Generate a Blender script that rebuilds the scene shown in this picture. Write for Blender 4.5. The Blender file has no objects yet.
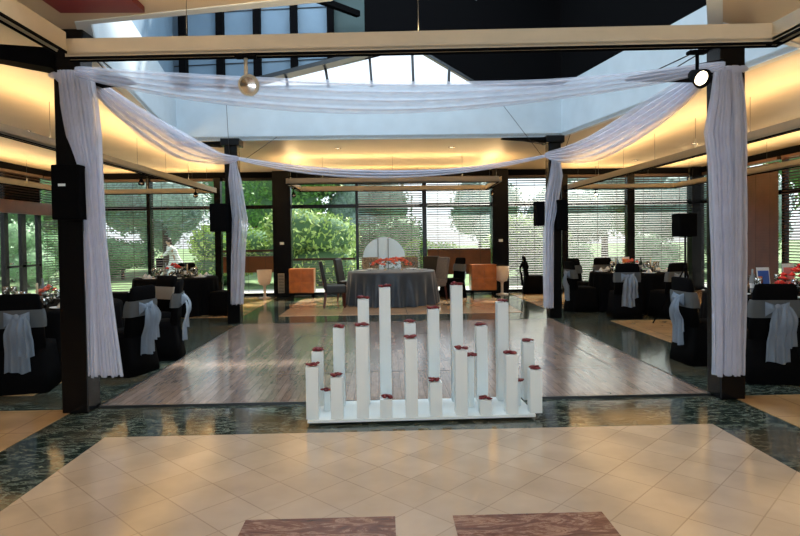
import bpy, bmesh, math, random
from mathutils import Vector, Matrix, noise
random.seed(7)
PI = math.pi
scene = bpy.context.scene
C = scene.collection

# ------------------------------------------------------------------ camera
cd = bpy.data.cameras.new('camera'); cam = bpy.data.objects.new('camera', cd); C.objects.link(cam)
cd.sensor_width = 36; cd.lens = 600 * 36 / 800; cd.shift_y = -15.8 / 800; cd.clip_start = .05; cd.clip_end = 300
YAW, PITCH, ROLL = .0267, -.0223, .0136
cam.matrix_world = (Matrix.Translation((0, 0, 1.5)) @ Matrix.Rotation(-YAW, 4, 'Z') @
                    Matrix.Rotation(PI / 2 + PITCH, 4, 'X') @ Matrix.Rotation(-ROLL, 4, 'Z'))
scene.camera = cam

# ------------------------------------------------------------------ world, sun, exposure
w = bpy.data.worlds.new('sky'); scene.world = w; w.use_nodes = True
nt = w.node_tree; bg = nt.nodes['Background']
sky = nt.nodes.new('ShaderNodeTexSky'); sky.sky_type = 'HOSEK_WILKIE'; sky.turbidity = 6; sky.ground_albedo = .4
sky.sun_direction = Vector((.35, .25, .9)).normalized()
hs = nt.nodes.new('ShaderNodeHueSaturation'); hs.inputs['Saturation'].default_value = .35
nt.links.new(sky.outputs[0], hs.inputs['Color']); nt.links.new(hs.outputs[0], bg.inputs[0])
bg.inputs[1].default_value = 6.0
sl = bpy.data.lights.new('sun', 'SUN'); sl.energy = 9; sl.angle = .05; sl.color = (1, .95, .86)
so = bpy.data.objects.new('sun', sl); C.objects.link(so); so.rotation_euler = (math.radians(-38), math.radians(24), 0)
vs = scene.view_settings
vs.view_transform = 'Standard'; vs.look = 'None'; vs.gamma = 1; vs.use_curve_mapping = False; vs.exposure = .1
scene.cycles.max_bounces = 8; scene.cycles.transparent_max_bounces = 24; scene.cycles.use_denoising = True
scene.cycles.sample_clamp_indirect = 6

YB_ = -3.0
UP_W = 11          # watts per metre of the uplights hidden in the troughs
UP_COL = (1, .66, .30)
DOWN_W = 20

def area(name, loc, rot, sx, sy, e, col):
    ld = bpy.data.lights.new(name, 'AREA'); ld.shape = 'RECTANGLE'; ld.size = sx; ld.size_y = sy; ld.energy = e; ld.color = col
    o = bpy.data.objects.new(name, ld); C.objects.link(o); o.location = loc; o.rotation_euler = rot; return o
area('skylight_daylight', (-.2, 7.6, 7.0), (0, 0, 0), 5.0, 6.0, 480, (.72, .88, 1))          # glazed roof of the tower
area('added_back_fill', (.2, YB_ + .06, 1.7), (PI / 2, 0, 0), 7.0, 2.2, 230, (.78, .90, 1))   # unseen cool fill added behind the camera; the wall there is closed

# ------------------------------------------------------------------ materials
def mat(name, col, rough=.6, metal=0, spec=.5, noise_amt=0, noise_scale=8, bump=0, bscale=40, **kw):
    m = bpy.data.materials.new(name); m.use_nodes = True
    n = m.node_tree.nodes; l = m.node_tree.links; b = n['Principled BSDF']
    b.inputs['Base Color'].default_value = (*col, 1); b.inputs['Roughness'].default_value = rough
    b.inputs['Metallic'].default_value = metal; b.inputs['Specular IOR Level'].default_value = spec
    tc = n.new('ShaderNodeTexCoord')
    if noise_amt:
        t = n.new('ShaderNodeTexNoise'); t.inputs['Scale'].default_value = noise_scale; t.inputs['Detail'].default_value = 5
        l.new(tc.outputs['Object'], t.inputs['Vector'])
        r = n.new('ShaderNodeValToRGB')
        r.color_ramp.elements[0].position = .3; r.color_ramp.elements[1].position = .7
        r.color_ramp.elements[0].color = (*[c * (1 - noise_amt) for c in col], 1)
        r.color_ramp.elements[1].color = (*[min(1, c * (1 + noise_amt)) for c in col], 1)
        l.new(t.outputs['Fac'], r.inputs['Fac']); l.new(r.outputs[0], b.inputs['Base Color'])
    if bump:
        t = n.new('ShaderNodeTexNoise'); t.inputs['Scale'].default_value = bscale
        l.new(tc.outputs['Object'], t.inputs['Vector'])
        bp = n.new('ShaderNodeBump'); bp.inputs['Strength'].default_value = bump; bp.inputs['Distance'].default_value = .01
        l.new(t.outputs['Fac'], bp.inputs['Height']); l.new(bp.outputs[0], b.inputs['Normal'])
    for k, v in kw.items(): b.inputs[k.replace('_', ' ')].default_value = v
    return m

def ramp(n, stops):
    r = n.new('ShaderNodeValToRGB'); e = r.color_ramp.elements
    while len(e) < len(stops): e.new(.5)
    for i, (p, c) in enumerate(stops): e[i].position = p; e[i].color = (*c, 1)
    return r

def marble(name, dark, mid, vein, scale=1.0, rough=.12, stretch=(1, 1, 1), rot=0, patch=None):
    m = bpy.data.materials.new(name); m.use_nodes = True
    n = m.node_tree.nodes; l = m.node_tree.links; b = n['Principled BSDF']
    tc = n.new('ShaderNodeTexCoord'); mp = n.new('ShaderNodeMapping')
    mp.inputs['Scale'].default_value = stretch; mp.inputs['Rotation'].default_value = (0, 0, rot)
    l.new(tc.outputs['Object'], mp.inputs['Vector'])
    t = n.new('ShaderNodeTexNoise'); t.inputs['Scale'].default_value = 2.6 * scale; t.inputs['Detail'].default_value = 9
    t.inputs['Roughness'].default_value = .72; t.inputs['Distortion'].default_value = 1.6
    l.new(mp.outputs[0], t.inputs['Vector'])
    r = ramp(n, [(.30, dark), (.50, mid), (.56, vein), (.60, mid), (.8, dark)])
    l.new(t.outputs['Fac'], r.inputs['Fac']); out = r.outputs[0]
    if patch:
        t2 = n.new('ShaderNodeTexNoise'); t2.inputs['Scale'].default_value = 1.1; t2.inputs['Detail'].default_value = 2
        l.new(tc.outputs['Object'], t2.inputs['Vector'])
        r2 = ramp(n, [(.5, (0, 0, 0)), (.62, (1, 1, 1))]); l.new(t2.outputs['Fac'], r2.inputs['Fac'])
        mx = n.new('ShaderNodeMix'); mx.data_type = 'RGBA'; mx.blend_type = 'MIX'
        mu = n.new('ShaderNodeMath'); mu.operation = 'MULTIPLY'; mu.inputs[1].default_value = .6
        l.new(r2.outputs[0], mu.inputs[0]); l.new(mu.outputs[0], mx.inputs[0]); l.new(out, mx.inputs[6])
        mx.inputs[7].default_value = (*patch, 1); out = mx.outputs[2]
    l.new(out, b.inputs['Base Color']); b.inputs['Roughness'].default_value = rough
    return m

def tiles(name, a, b_, mortar, size, rot=PI / 4, rough=.2, loc=(0, 0, 0), ratio=1, offset=0, streak=None, var=.5, ms=.006, mort_smooth=.1):
    m = bpy.data.materials.new(name); m.use_nodes = True
    n = m.node_tree.nodes; l = m.node_tree.links; b = n['Principled BSDF']
    tc = n.new('ShaderNodeTexCoord'); mp = n.new('ShaderNodeMapping')
    mp.inputs['Rotation'].default_value = (0, 0, rot); mp.inputs['Location'].default_value = loc
    l.new(tc.outputs['Object'], mp.inputs['Vector'])
    t = n.new('ShaderNodeTexBrick'); t.offset = offset; t.squash = 1
    t.inputs['Scale'].default_value = 1; t.inputs['Brick Width'].default_value = size * ratio
    t.inputs['Row Height'].default_value = size; t.inputs['Mortar Size'].default_value = ms
    t.inputs['Mortar Smooth'].default_value = mort_smooth
    t.inputs['Color1'].default_value = (*a, 1); t.inputs['Color2'].default_value = (*b_, 1); t.inputs['Mortar'].default_value = (*mortar, 1)
    l.new(mp.outputs[0], t.inputs['Vector'])
    ns = n.new('ShaderNodeTexNoise'); ns.inputs['Scale'].default_value = 3; ns.inputs['Detail'].default_value = 6
    if streak:
        m2 = n.new('ShaderNodeMapping'); m2.inputs['Scale'].default_value = streak
        l.new(mp.outputs[0], m2.inputs['Vector']); l.new(m2.outputs[0], ns.inputs['Vector'])
    else: l.new(tc.outputs['Object'], ns.inputs['Vector'])
    r = ramp(n, [(.25, (1 - var,) * 3), (.75, (1 + .12 * var,) * 3)]); l.new(ns.outputs['Fac'], r.inputs['Fac'])
    mx = n.new('ShaderNodeMix'); mx.data_type = 'RGBA'; mx.blend_type = 'MULTIPLY'; mx.inputs[0].default_value = 1
    l.new(t.outputs['Color'], mx.inputs[6]); l.new(r.outputs[0], mx.inputs[7]); l.new(mx.outputs[2], b.inputs['Base Color'])
    b.inputs['Roughness'].default_value = rough
    return m

def sheer(name, col, opac):
    m = bpy.data.materials.new(name); m.use_nodes = True
    n = m.node_tree.nodes; l = m.node_tree.links; n.clear()
    o = n.new('ShaderNodeOutputMaterial'); tr = n.new('ShaderNodeBsdfTransparent')
    d = n.new('ShaderNodeBsdfDiffuse'); d.inputs[0].default_value = (*col, 1)
    tl = n.new('ShaderNodeBsdfTranslucent'); tl.inputs[0].default_value = (*col, 1)
    a = n.new('ShaderNodeMixShader'); a.inputs[0].default_value = .45
    l.new(d.outputs[0], a.inputs[1]); l.new(tl.outputs[0], a.inputs[2])
    tc = n.new('ShaderNodeTexCoord'); ns = n.new('ShaderNodeTexNoise'); ns.inputs['Scale'].default_value = 5
    l.new(tc.outputs['Object'], ns.inputs['Vector'])
    mr = n.new('ShaderNodeMapRange'); mr.inputs[3].default_value = max(0, opac - .12); mr.inputs[4].default_value = min(1, opac + .12)
    l.new(ns.outputs['Fac'], mr.inputs[0])
    b = n.new('ShaderNodeMixShader'); l.new(mr.outputs[0], b.inputs[0]); l.new(tr.outputs[0], b.inputs[1]); l.new(a.outputs[0], b.inputs[2])
    l.new(b.outputs[0], o.inputs[0]); return m

def glass(name, col=(.93, .97, .96), refl=.1, rough=.02):
    m = bpy.data.materials.new(name); m.use_nodes = True
    n = m.node_tree.nodes; l = m.node_tree.links; n.clear()
    o = n.new('ShaderNodeOutputMaterial'); tr = n.new('ShaderNodeBsdfTransparent'); tr.inputs[0].default_value = (*col, 1)
    g = n.new('ShaderNodeBsdfGlossy'); g.inputs['Roughness'].default_value = rough
    f = n.new('ShaderNodeFresnel'); f.inputs[0].default_value = 1.3 if refl > .1 else 1.12
    ad = n.new('ShaderNodeMath'); ad.operation = 'ADD'; ad.inputs[1].default_value = refl * .5; ad.use_clamp = True
    l.new(f.outputs[0], ad.inputs[0])
    b = n.new('ShaderNodeMixShader'); l.new(ad.outputs[0], b.inputs[0]); l.new(tr.outputs[0], b.inputs[1]); l.new(g.outputs[0], b.inputs[2])
    l.new(b.outputs[0], o.inputs[0]); return m

def emit(name, col, s):
    m = bpy.data.materials.new(name); m.use_nodes = True
    b = m.node_tree.nodes['Principled BSDF']; b.inputs['Base Color'].default_value = (*col, 1)
    b.inputs['Emission Color'].default_value = (*col, 1); b.inputs['Emission Strength'].default_value = s
    return m

M = dict(
    green=marble('green_marble', (.005, .011, .009), (.024, .036, .028), (.17, .19, .155), 2.2, .1, (1, 2.4, 1), .6, patch=(.09, .06, .03)),
    maroon=marble('maroon_marble', (.06, .022, .012), (.16, .065, .035), (.34, .2, .13), 1.4, .22, (1, 3, 1), .4),
    cream=tiles('cream_diagonal_tiles', (.50, .385, .275), (.44, .335, .235), (.36, .265, .18), .29, PI / 4, .15, (.198, .17, 0), ratio=1, var=.24, ms=.004),
    tan=tiles('tan_stone_tiles', (.56, .36, .17), (.50, .31, .15), (.34, .2, .1), .6, 0, .16, var=.3, ms=.005),
    peach=tiles('peach_stone_tiles', (.60, .40, .24), (.56, .38, .24), (.4, .27, .17), .45, 0, .12, var=.2, ms=.005),
    parquet=tiles('parquet', (.33, .245, .20), (.20, .15, .125), (.10, .08, .07), .075, PI / 2, .16, ratio=8, offset=.37, streak=(2, 14, 1), var=.4, ms=.002),
    ceil=mat('ceiling_plaster', (.50, .42, .31), .45, noise_amt=.10, noise_scale=.9),
    fascia=mat('white_fascia', (.52, .60, .66), .5, noise_amt=.05, noise_scale=3),
    trough=mat('cream_metal', (.44, .39, .29), .4, noise_amt=.04),
    black=mat('black_lacquer', (.003, .003, .0035), .25, spec=.25),
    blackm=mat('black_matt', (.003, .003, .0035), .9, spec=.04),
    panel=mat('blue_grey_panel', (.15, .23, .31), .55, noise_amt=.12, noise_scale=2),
    panelm=mat('panel_painted_dim', (.02, .05, .05), .6),  # tower panel with the fading skylight put into its colour
    steel=mat('dark_steel', (.05, .055, .06), .35, .6),
    chrome=mat('polished_steel', (.7, .7, .7), .2, 1),
    blind=mat('dark_brown_slats', (.045, .022, .012), .5, noise_amt=.2),
    blindr=mat('red_brown_slats', (.11, .036, .012), .4, noise_amt=.25, noise_scale=3),
    wall=mat('cream_wall', (.5, .4, .28), .7, noise_amt=.06),
    cloth=mat('black_cloth', (.0035, .0035, .004), .9, spec=.06, bump=.1, bscale=60),
    satin=mat('slate_satin', (.032, .048, .068), .42, noise_amt=.15, Sheen_Weight=.3),
    linen=mat('white_linen', (.72, .72, .70), .8, bump=.1),
    leather=mat('black_leather', (.006, .005, .005), .4, bump=.2, bscale=80),
    redwood=mat('mahogany_legs', (.10, .018, .01), .35),
    pattern=mat('grey_floral_upholstery', (.30, .27, .24), .8, noise_amt=.6, noise_scale=30),
    greyup=mat('grey_upholstery', (.16, .15, .15), .8, noise_amt=.15, noise_scale=20),
    orange=mat('orange_cherry_wood', (.46, .15, .03), .3, noise_amt=.28, noise_scale=5),
    planter=mat('cream_lamp_shell', (.80, .70, .60), .45, noise_amt=.05),
    white=mat('white_lacquer', (.74, .82, .84), .35),
    whitesh=mat('white_paper', (.85, .85, .83), .7),
    petal=mat('red_petals', (.15, .003, .006), .55, noise_amt=.3, noise_scale=40),
    petal2=mat('bright_red_petals', (.75, .03, .02), .55, noise_amt=.25, noise_scale=30),
    pinkp=mat('coral_petals', (.8, .16, .10), .6, noise_amt=.25, noise_scale=30),
    leaf=mat('dark_leaf', (.03, .09, .025), .5, noise_amt=.4, noise_scale=20),
    bark=mat('bark', (.09, .06, .04), .9, noise_amt=.3, noise_scale=20),
    skin=mat('skin', (.55, .33, .23), .55),
    hair=mat('dark_hair', (.02, .012, .008), .6, noise_amt=.3, noise_scale=60),
    wine=mat('green_bottle_glass', (.01, .03, .012), .08),
    water=mat('clear_bottle', (.55, .62, .66), .08, Transmission_Weight=.6),
    candle=mat('ivory_wax', (.8, .66, .42), .5),
    cardb=mat('blue_card', (.05, .14, .5), .5), cardo=mat('orange_card', (.7, .2, .05), .5), cardp=mat('pink_card', (.7, .2, .22), .5),
    grass=mat('lawn', (.20, .30, .13), .9, noise_amt=.4, noise_scale=3),
    pave=mat('pale_paving', (.62, .6, .56), .85, noise_amt=.08),
    darkred=mat('dark_red_panel', (.12, .008, .006), .5),
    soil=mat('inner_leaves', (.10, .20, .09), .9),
    sheer=sheer('white_sheer_voile', (.80, .82, .92), .64),
    sheer2=sheer('thin_white_voile', (.80, .80, .90), .55),
    sheer3=sheer('thinnest_voile', (.80, .82, .92), .44),
    sash=sheer('pale_blue_organza', (.42, .50, .60), .78),
    sashg=sheer('grey_organza', (.22, .24, .25), .88),
    sashw=sheer('warm_organza', (.55, .5, .42), .85),
    pane=glass('window_glass', (.95, .98, .97), .0), screen=sheer('frosted_screen', (.70, .80, .88), .97), glassw=glass('wine_glass', (.86, .88, .88), .6, .05),
)
GREENS = [mat('leaf_green_a', (.17, .36, .09), .6, noise_amt=.5, noise_scale=9), mat('leaf_green_b', (.42, .58, .16), .6, noise_amt=.4, noise_scale=9),
          mat('leaf_green_c', (.17, .32, .15), .6, noise_amt=.5, noise_scale=9), mat('leaf_green_d', (.32, .43, .38), .6, noise_amt=.4, noise_scale=9)]

# ------------------------------------------------------------------ helpers
class MB:
    def __init__(s): s.v = []; s.f = []; s.sm = []
    def add(s, vs, fs, smooth=False):
        o = len(s.v); s.v += [tuple(v) for v in vs]
        for f in fs: s.f.append([i + o for i in f]); s.sm.append(smooth)
        return s
    def box(s, x0, x1, y0, y1, z0, z1, m=None):
        vs = [Vector(p) for p in ((x0, y0, z0), (x1, y0, z0), (x1, y1, z0), (x0, y1, z0), (x0, y0, z1), (x1, y0, z1), (x1, y1, z1), (x0, y1, z1))]
        if m is not None: vs = [m @ v for v in vs]
        return s.add(vs, [(3, 2, 1, 0), (4, 5, 6, 7), (0, 1, 5, 4), (1, 2, 6, 5), (2, 3, 7, 6), (3, 0, 4, 7)])
    def bbox(s, x0, x1, y0, y1, z0, z1, r=.01, m=None):      # chamfered box
        bm = bmesh.new(); bmesh.ops.create_cube(bm, size=1)
        for v in bm.verts: v.co = Vector(((x0 + x1) / 2 + v.co.x * (x1 - x0), (y0 + y1) / 2 + v.co.y * (y1 - y0), (z0 + z1) / 2 + v.co.z * (z1 - z0)))
        bmesh.ops.bevel(bm, geom=list(bm.edges), offset=r, segments=2, affect='EDGES', profile=.5)
        bm.verts.index_update(); vs = [v.co.copy() for v in bm.verts]
        if m is not None: vs = [m @ v for v in vs]
        fs = [[v.index for v in f.verts] for f in bm.faces]; bm.free()
        return s.add(vs, fs)
    def prism(s, pts, z0, z1):
        n = len(pts); vs = [(x, y, z0) for x, y in pts] + [(x, y, z1) for x, y in pts]
        return s.add(vs, [tuple(range(n - 1, -1, -1)), tuple(range(n, 2 * n))] + [(i, (i + 1) % n, n + (i + 1) % n, n + i) for i in range(n)])
    def tube(s, pts, r, seg=8, taper=None, smooth=True):
        pts = [Vector(p) for p in pts]; rings = []; vs = []
        for i, p in enumerate(pts):
            d = (pts[min(i + 1, len(pts) - 1)] - pts[max(i - 1, 0)]).normalized()
            a = d.orthogonal() if abs(d.z) > .99 else d.cross(Vector((0, 0, 1))); a.normalize(); b = d.cross(a)
            rr = r if taper is None else taper[i]
            vs += [p + (a * math.cos(t) + b * math.sin(t)) * rr for t in [2 * PI * k / seg + PI / seg for k in range(seg)]]
        fs = [(i * seg + k, i * seg + (k + 1) % seg, (i + 1) * seg + (k + 1) % seg, (i + 1) * seg + k) for i in range(len(pts) - 1) for k in range(seg)]
        s.add(vs, fs, smooth)
        o = len(s.v) - len(vs)
        s.f.append([o + k for k in range(seg - 1, -1, -1)]); s.sm.append(False)
        s.f.append([o + (len(pts) - 1) * seg + k for k in range(seg)]); s.sm.append(False)
        return s
    def lathe(s, prof, seg=24, c=(0, 0, 0), fold=None, smooth=True):
        vs = []
        for r, z in prof:
            for k in range(seg):
                t = 2 * PI * k / seg; rr = r + (fold(t, z) if fold else 0)
                vs.append((c[0] + rr * math.cos(t), c[1] + rr * math.sin(t), c[2] + z))
        n = len(prof)
        fs = [(i * seg + k, i * seg + (k + 1) % seg, (i + 1) * seg + (k + 1) % seg, (i + 1) * seg + k) for i in range(n - 1) for k in range(seg)]
        s.add(vs, fs, smooth)
        return s
    def grid(s, fn, nu, nv, smooth=True):
        vs = [fn(i / nu, j / nv) for j in range(nv + 1) for i in range(nu + 1)]
        fs = [(j * (nu + 1) + i, j * (nu + 1) + i + 1, (j + 1) * (nu + 1) + i + 1, (j + 1) * (nu + 1) + i) for j in range(nv) for i in range(nu)]
        return s.add(vs, fs, smooth)
    def blob(s, c, r, sub=1, sq=(1, 1, 1), jit=0, smooth=True):
        bm = bmesh.new(); bmesh.ops.create_icosphere(bm, subdivisions=sub, radius=1); bm.verts.index_update()
        vs = []
        for v in bm.verts:
            k = 1 + (random.random() - .5) * jit
            vs.append((c[0] + v.co.x * r * sq[0] * k, c[1] + v.co.y * r * sq[1] * k, c[2] + v.co.z * r * sq[2] * k))
        fs = [[v.index for v in f.verts] for f in bm.faces]; bm.free(); return s.add(vs, fs, smooth)
    def mesh(s, name, m):
        me = bpy.data.meshes.new(name); me.from_pydata(s.v, [], s.f); me.materials.append(m)
        me.polygons.foreach_set('use_smooth', s.sm); me.update(); return me
    def build(s, name, m, parent=None, recalc=True):
        me = s.mesh(name, m)
        if recalc:
            bm = bmesh.new(); bm.from_mesh(me); bmesh.ops.recalc_face_normals(bm, faces=bm.faces); bm.to_mesh(me); bm.free()
        o = bpy.data.objects.new(name, me); C.objects.link(o)
        if parent: o.parent = parent
        return o

def tag(o, label, cat, group=None, kind=None):
    o['label'] = label; o['category'] = cat
    if group: o['group'] = group
    if kind: o['kind'] = kind
    return o
def empty(name, loc=(0, 0, 0), rz=0):
    o = bpy.data.objects.new(name, None); o.empty_display_size = .1; C.objects.link(o)
    o.location = loc; o.rotation_euler = (0, 0, rz); return o
def struct(o): o['kind'] = 'structure'; return o
def copy_tree(o, parent=None):
    c = o.copy(); C.objects.link(c)
    if parent: c.parent = parent
    for ch in list(o.children): copy_tree(ch, c)
    return c
def place(proto, used, loc, rz, label, group=None, scale=None):
    """first use moves the prototype itself, afterwards copies of it and of its parts"""
    o = proto if not used else copy_tree(proto)
    o.location = loc; o.rotation_euler = (0, 0, rz); o['label'] = label
    if group: o['group'] = group
    if scale: o.scale = scale
    return o
class Kind:
    def __init__(s, proto): s.p = proto; s.u = False
    def put(s, loc, rz, label, group=None, scale=None):
        o = place(s.p, s.u, loc, rz, label, group, scale); s.u = True; return o

CZ = 3.35          # ceiling height
WY = 16.4          # glass plane of the rear wall
XL, XR = -8.5, 8.7
YB = -3.0

# ------------------------------------------------------------------ floor
struct(MB().box(XL, XR, YB, WY + .1, -.12, -.004).build('floor', M['green']))
def inlay(name, m, *rects, z=0.0, th=.006, polys=()):
    b = MB()
    for x0, x1, y0, y1 in rects: b.box(x0, x1, y0, y1, z - .004, z + th - .004)
    for p in polys: b.prism(p, z - .004, z + th - .004)
    return struct(b.build(name, m))
inlay('floor_cream_tiles', M['cream'], (-2.17, 2.58, YB, 4.65))
inlay('floor_tan_stone', M['tan'], (XL, -2.8, YB, 5.45), (3.2, XR, YB, 5.45), (XL, -3.5, 6.02, 10.5), (4.0, XR, 6.05, 10.5),
      (XL, -2.85, 11.9, 15.9), (3.35, XR, 12.5, 15.9))
inlay('floor_peach_stone', M['peach'], (-2.1, 2.75, 11.9, 15.6))
inlay('floor_maroon_inlay', M['maroon'], (.35, 1.16, 1.6, 3.19), z=.005)
inlay('floor_maroon_inlay', M['maroon'], (-.76, .04, 1.6, 3.2), z=.005)
inlay('floor_marble_border_rear', M['green'], (-2.1, 2.75, 15.6, 16.0))
# wooden dance floor laid on the marble, with its inner seam
df = MB().box(-2.6, 3.03, 5.5, 10.75, -.003, .016).build('dance_floor', M['parquet'])
tag(df, 'square grey-brown parquet dance floor laid between the four black pillars', 'dance floor')
e = MB()
for x0, x1, y0, y1 in ((-2.6, 3.03, 5.49, 5.51), (-2.61, -2.59, 5.5, 10.75), (3.02, 3.04, 5.5, 10.75), (-2.6, 3.03, 10.74, 10.76)): e.box(x0, x1, y0, y1, -.002, .018)
e.build('edge_strip', M['steel'], df)
e = MB()
for x0, x1, y0, y1 in ((-1.3, 2.56, 6.69, 6.705), (-1.307, -1.293, 6.7, 9.3), (2.553, 2.567, 6.7, 9.3), (-1.3, 2.56, 9.295, 9.305)): e.box(x0, x1, y0, y1, .015, .0175)
e.build('inner_seam', M['steel'], df)

# ------------------------------------------------------------------ ceiling with the big light well
OP = [(-3.75, 11.1), (3.3, 11.02), (4.17, 5.91), (2.87, 5.24), (2.0, 3.7), (.6, 3.75), (-.39, 4.69), (-2.44, 5.16), (-2.85, 6.19)]
bm = bmesh.new()
def ring_ceiling(z):
    outer = [(XL - .1, YB - .1), (XR + .1, YB - .1), (XR + .1, WY + .2), (XL - .1, WY + .2)]
    ov = [bm.verts.new((x, y, z)) for x, y in outer]; iv = [bm.verts.new((x, y, z)) for x, y in OP]
    ed = [bm.edges.new((ov[i], ov[(i + 1) % 4])) for i in range(4)] + [bm.edges.new((iv[i], iv[(i + 1) % len(iv)])) for i in range(len(iv))]
    bmesh.ops.triangle_fill(bm, use_beauty=True, use_dissolve=False, edges=ed)
    for f in list(bm.faces):
        c = f.calc_center_median(); inside = False; n = len(OP)
        for i in range(n):
            x1, y1 = OP[i]; x2, y2 = OP[(i + 1) % n]
            if (y1 > c.y) != (y2 > c.y) and c.x < (x2 - x1) * (c.y - y1) / (y2 - y1) + x1: inside = not inside
        if inside: bm.faces.remove(f)
ring_ceiling(CZ)
ext = bmesh.ops.extrude_face_region(bm, geom=list(bm.faces))
for v in ext['geom']:
    if isinstance(v, bmesh.types.BMVert): v.co.z += .06
bmesh.ops.recalc_face_normals(bm, faces=bm.faces)
me = bpy.data.meshes.new('ceiling'); bm.to_mesh(me); bm.free(); me.materials.append(M['ceil'])
ce = bpy.data.objects.new('ceiling', me); C.objects.link(ce); struct(ce)
# white upstand round the opening
FZ = 4.28
cx, cy = sum(p[0] for p in OP) / len(OP), sum(p[1] for p in OP) / len(OP)
def off(p, d):
    v = Vector((p[0] - cx, p[1] - cy)); v.normalize(); return (p[0] + v.x * d, p[1] + v.y * d)
b = MB(); n = len(OP)
for i in range(n):
    p, q = OP[i], OP[(i + 1) % n]; b.prism([p, q, off(q, .12), off(p, .12)], CZ - .01, FZ)
struct(b.build('trim_1', M['fascia']))
b = MB()
for i in (8,):
    pass
# tower above the well
TZ = 7.2
b = MB()
for i in (1, 2, 3, 4, 5, 6, 7):
    p, q = off(OP[i], .06), off(OP[(i + 1) % n], .06); b.prism([p, q, off(q, .1), off(p, .1)], FZ, TZ)
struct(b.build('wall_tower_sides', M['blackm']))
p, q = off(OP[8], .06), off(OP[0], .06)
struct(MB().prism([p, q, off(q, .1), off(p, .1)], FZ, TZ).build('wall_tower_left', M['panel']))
RY = 11.2
TRI = [(-2.35, 4.36), (.57, 5.06), (1.74, 4.36)]          # triangular glazing above the rear upstand
def wallpoly(name, pts, m, y0=RY, y1=RY + .1):
    k = len(pts); vs = [(x, y0, z) for x, z in pts] + [(x, y1, z) for x, z in pts]
    return struct(MB().add(vs, [tuple(range(k)), tuple(range(2 * k - 1, k - 1, -1))] + [(i, i + k, (i + 1) % k + k, (i + 1) % k) for i in range(k)]).build(name, m))
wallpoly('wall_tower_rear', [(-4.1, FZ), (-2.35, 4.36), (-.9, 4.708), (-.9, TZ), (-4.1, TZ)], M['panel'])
wallpoly('wall_tower_rear', [(-.9, 4.708), (-.3, 4.851), (-.3, TZ), (-.9, TZ)], M['panelm'])  # daylight dimming to the right, painted as a darker panel
wallpoly('wall_tower_rear', [(-.3, 4.851), (.57, 5.06), (1.74, 4.36), (1.74, FZ), (3.7, FZ), (3.7, TZ), (-.3, TZ)], M['blackm'])  # unlit right part of the wall, its shade painted black
wallpoly('trim_2', [(-4.1, FZ), (1.74, FZ), (1.74, 4.36), (-2.35, 4.36)], M['fascia'])
# roof of the tower: black, glazed at the left
b = MB().prism([(-1.4, 3), (5, 3), (5, 11.5), (-1.4, 11.5)], TZ, TZ + .1); struct(b.build('roof_tower', M['blackm']))
sk = MB()
for y in (3.5, 5.4, 7.3, 9.2, 11.0): sk.box(-4.2, -1.4, y - .05, y + .05, TZ, TZ + .12)
struct(sk.build('window_20', M['steel']))
# studs on the rear tower wall
for x in (-3.95, -3.6, -2.93, -2.26, -1.59, -.92):
    zb = 4.3 if x < -2.5 else 4.36 + (x + 2.35) * .2397 + .02
    struct(MB().box(x - .06, x + .06, RY - .18, RY, zb, TZ).build('trim_3', M['blackm']))
b = MB()
for z in (4.75, 5.2, 5.7, 6.2):
    b.tube([(-4, RY - .01, z - .04), (-.9, RY - .01, z + .1)], .008, 4)
struct(b.build('trim_4', M['steel']))
# sloping beams over the triangular window, its mullions, its glass
wn = MB()
def bar3(b, p, q, wdt, y0, y1):
    p, q = Vector((p[0], 0, p[1])), Vector((q[0], 0, q[1])); d = (q - p).normalized(); nrm = Vector((-d.z, 0, d.x)) * wdt
    vs = [];
    for y in (y0, y1):
        for a in (p, q, q + nrm, p + nrm): vs.append((a.x, y, a.z))
    b.add(vs, [(0, 1, 2, 3), (7, 6, 5, 4), (0, 4, 5, 1), (1, 5, 6, 2), (2, 6, 7, 3), (3, 7, 4, 0)])
bar3(wn, (-2.75, 4.26), (.6, 5.07), .075, RY - .25, RY + .08); bar3(wn, (.54, 5.07), (1.8, 4.32), .05, RY - .03, RY + .08)
for xb, xt in ((-1.75, -1.78), (-1.0, -1.06), (-.2, -.24), (.57, .55), (1.22, 1.24)):
    zt = 4.36 + (xt + 2.35) * .2397 if xt < .57 else 5.06 - (xt - .57) * .598
    bar3(wn, (xb, 4.3), (xt, zt + .03), -.045, RY - .04, RY + .06)
struct(wn.build('window_19', M['steel']))
struct(MB().prism([(TRI[0][0], 0), (TRI[2][0], 0)], 0, 1).build('x', M['pane'])) if False else None
g = MB().add([(x, RY + .05, z) for x, z in TRI], [(0, 1, 2)]).build('pane', M['pane'], bpy.data.objects['window_19'])
# struts inside the tower
struct(MB().tube([(1.45, 9.3, 5.2), (2.6, 8.6, 5.75)], .05, 4, smooth=False).build('trim_5', M['fascia']))
struct(MB().tube([(-1.95, 9.3, 5.55), (-.4, 10.9, 5.55)], .07, 4, smooth=False).build('trim_6', M['blackm']))
struct(MB().box(-2.5, -1.85, 3.9, 4.80, CZ - .05, CZ - .003).build('trim_7', M['darkred']))

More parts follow.
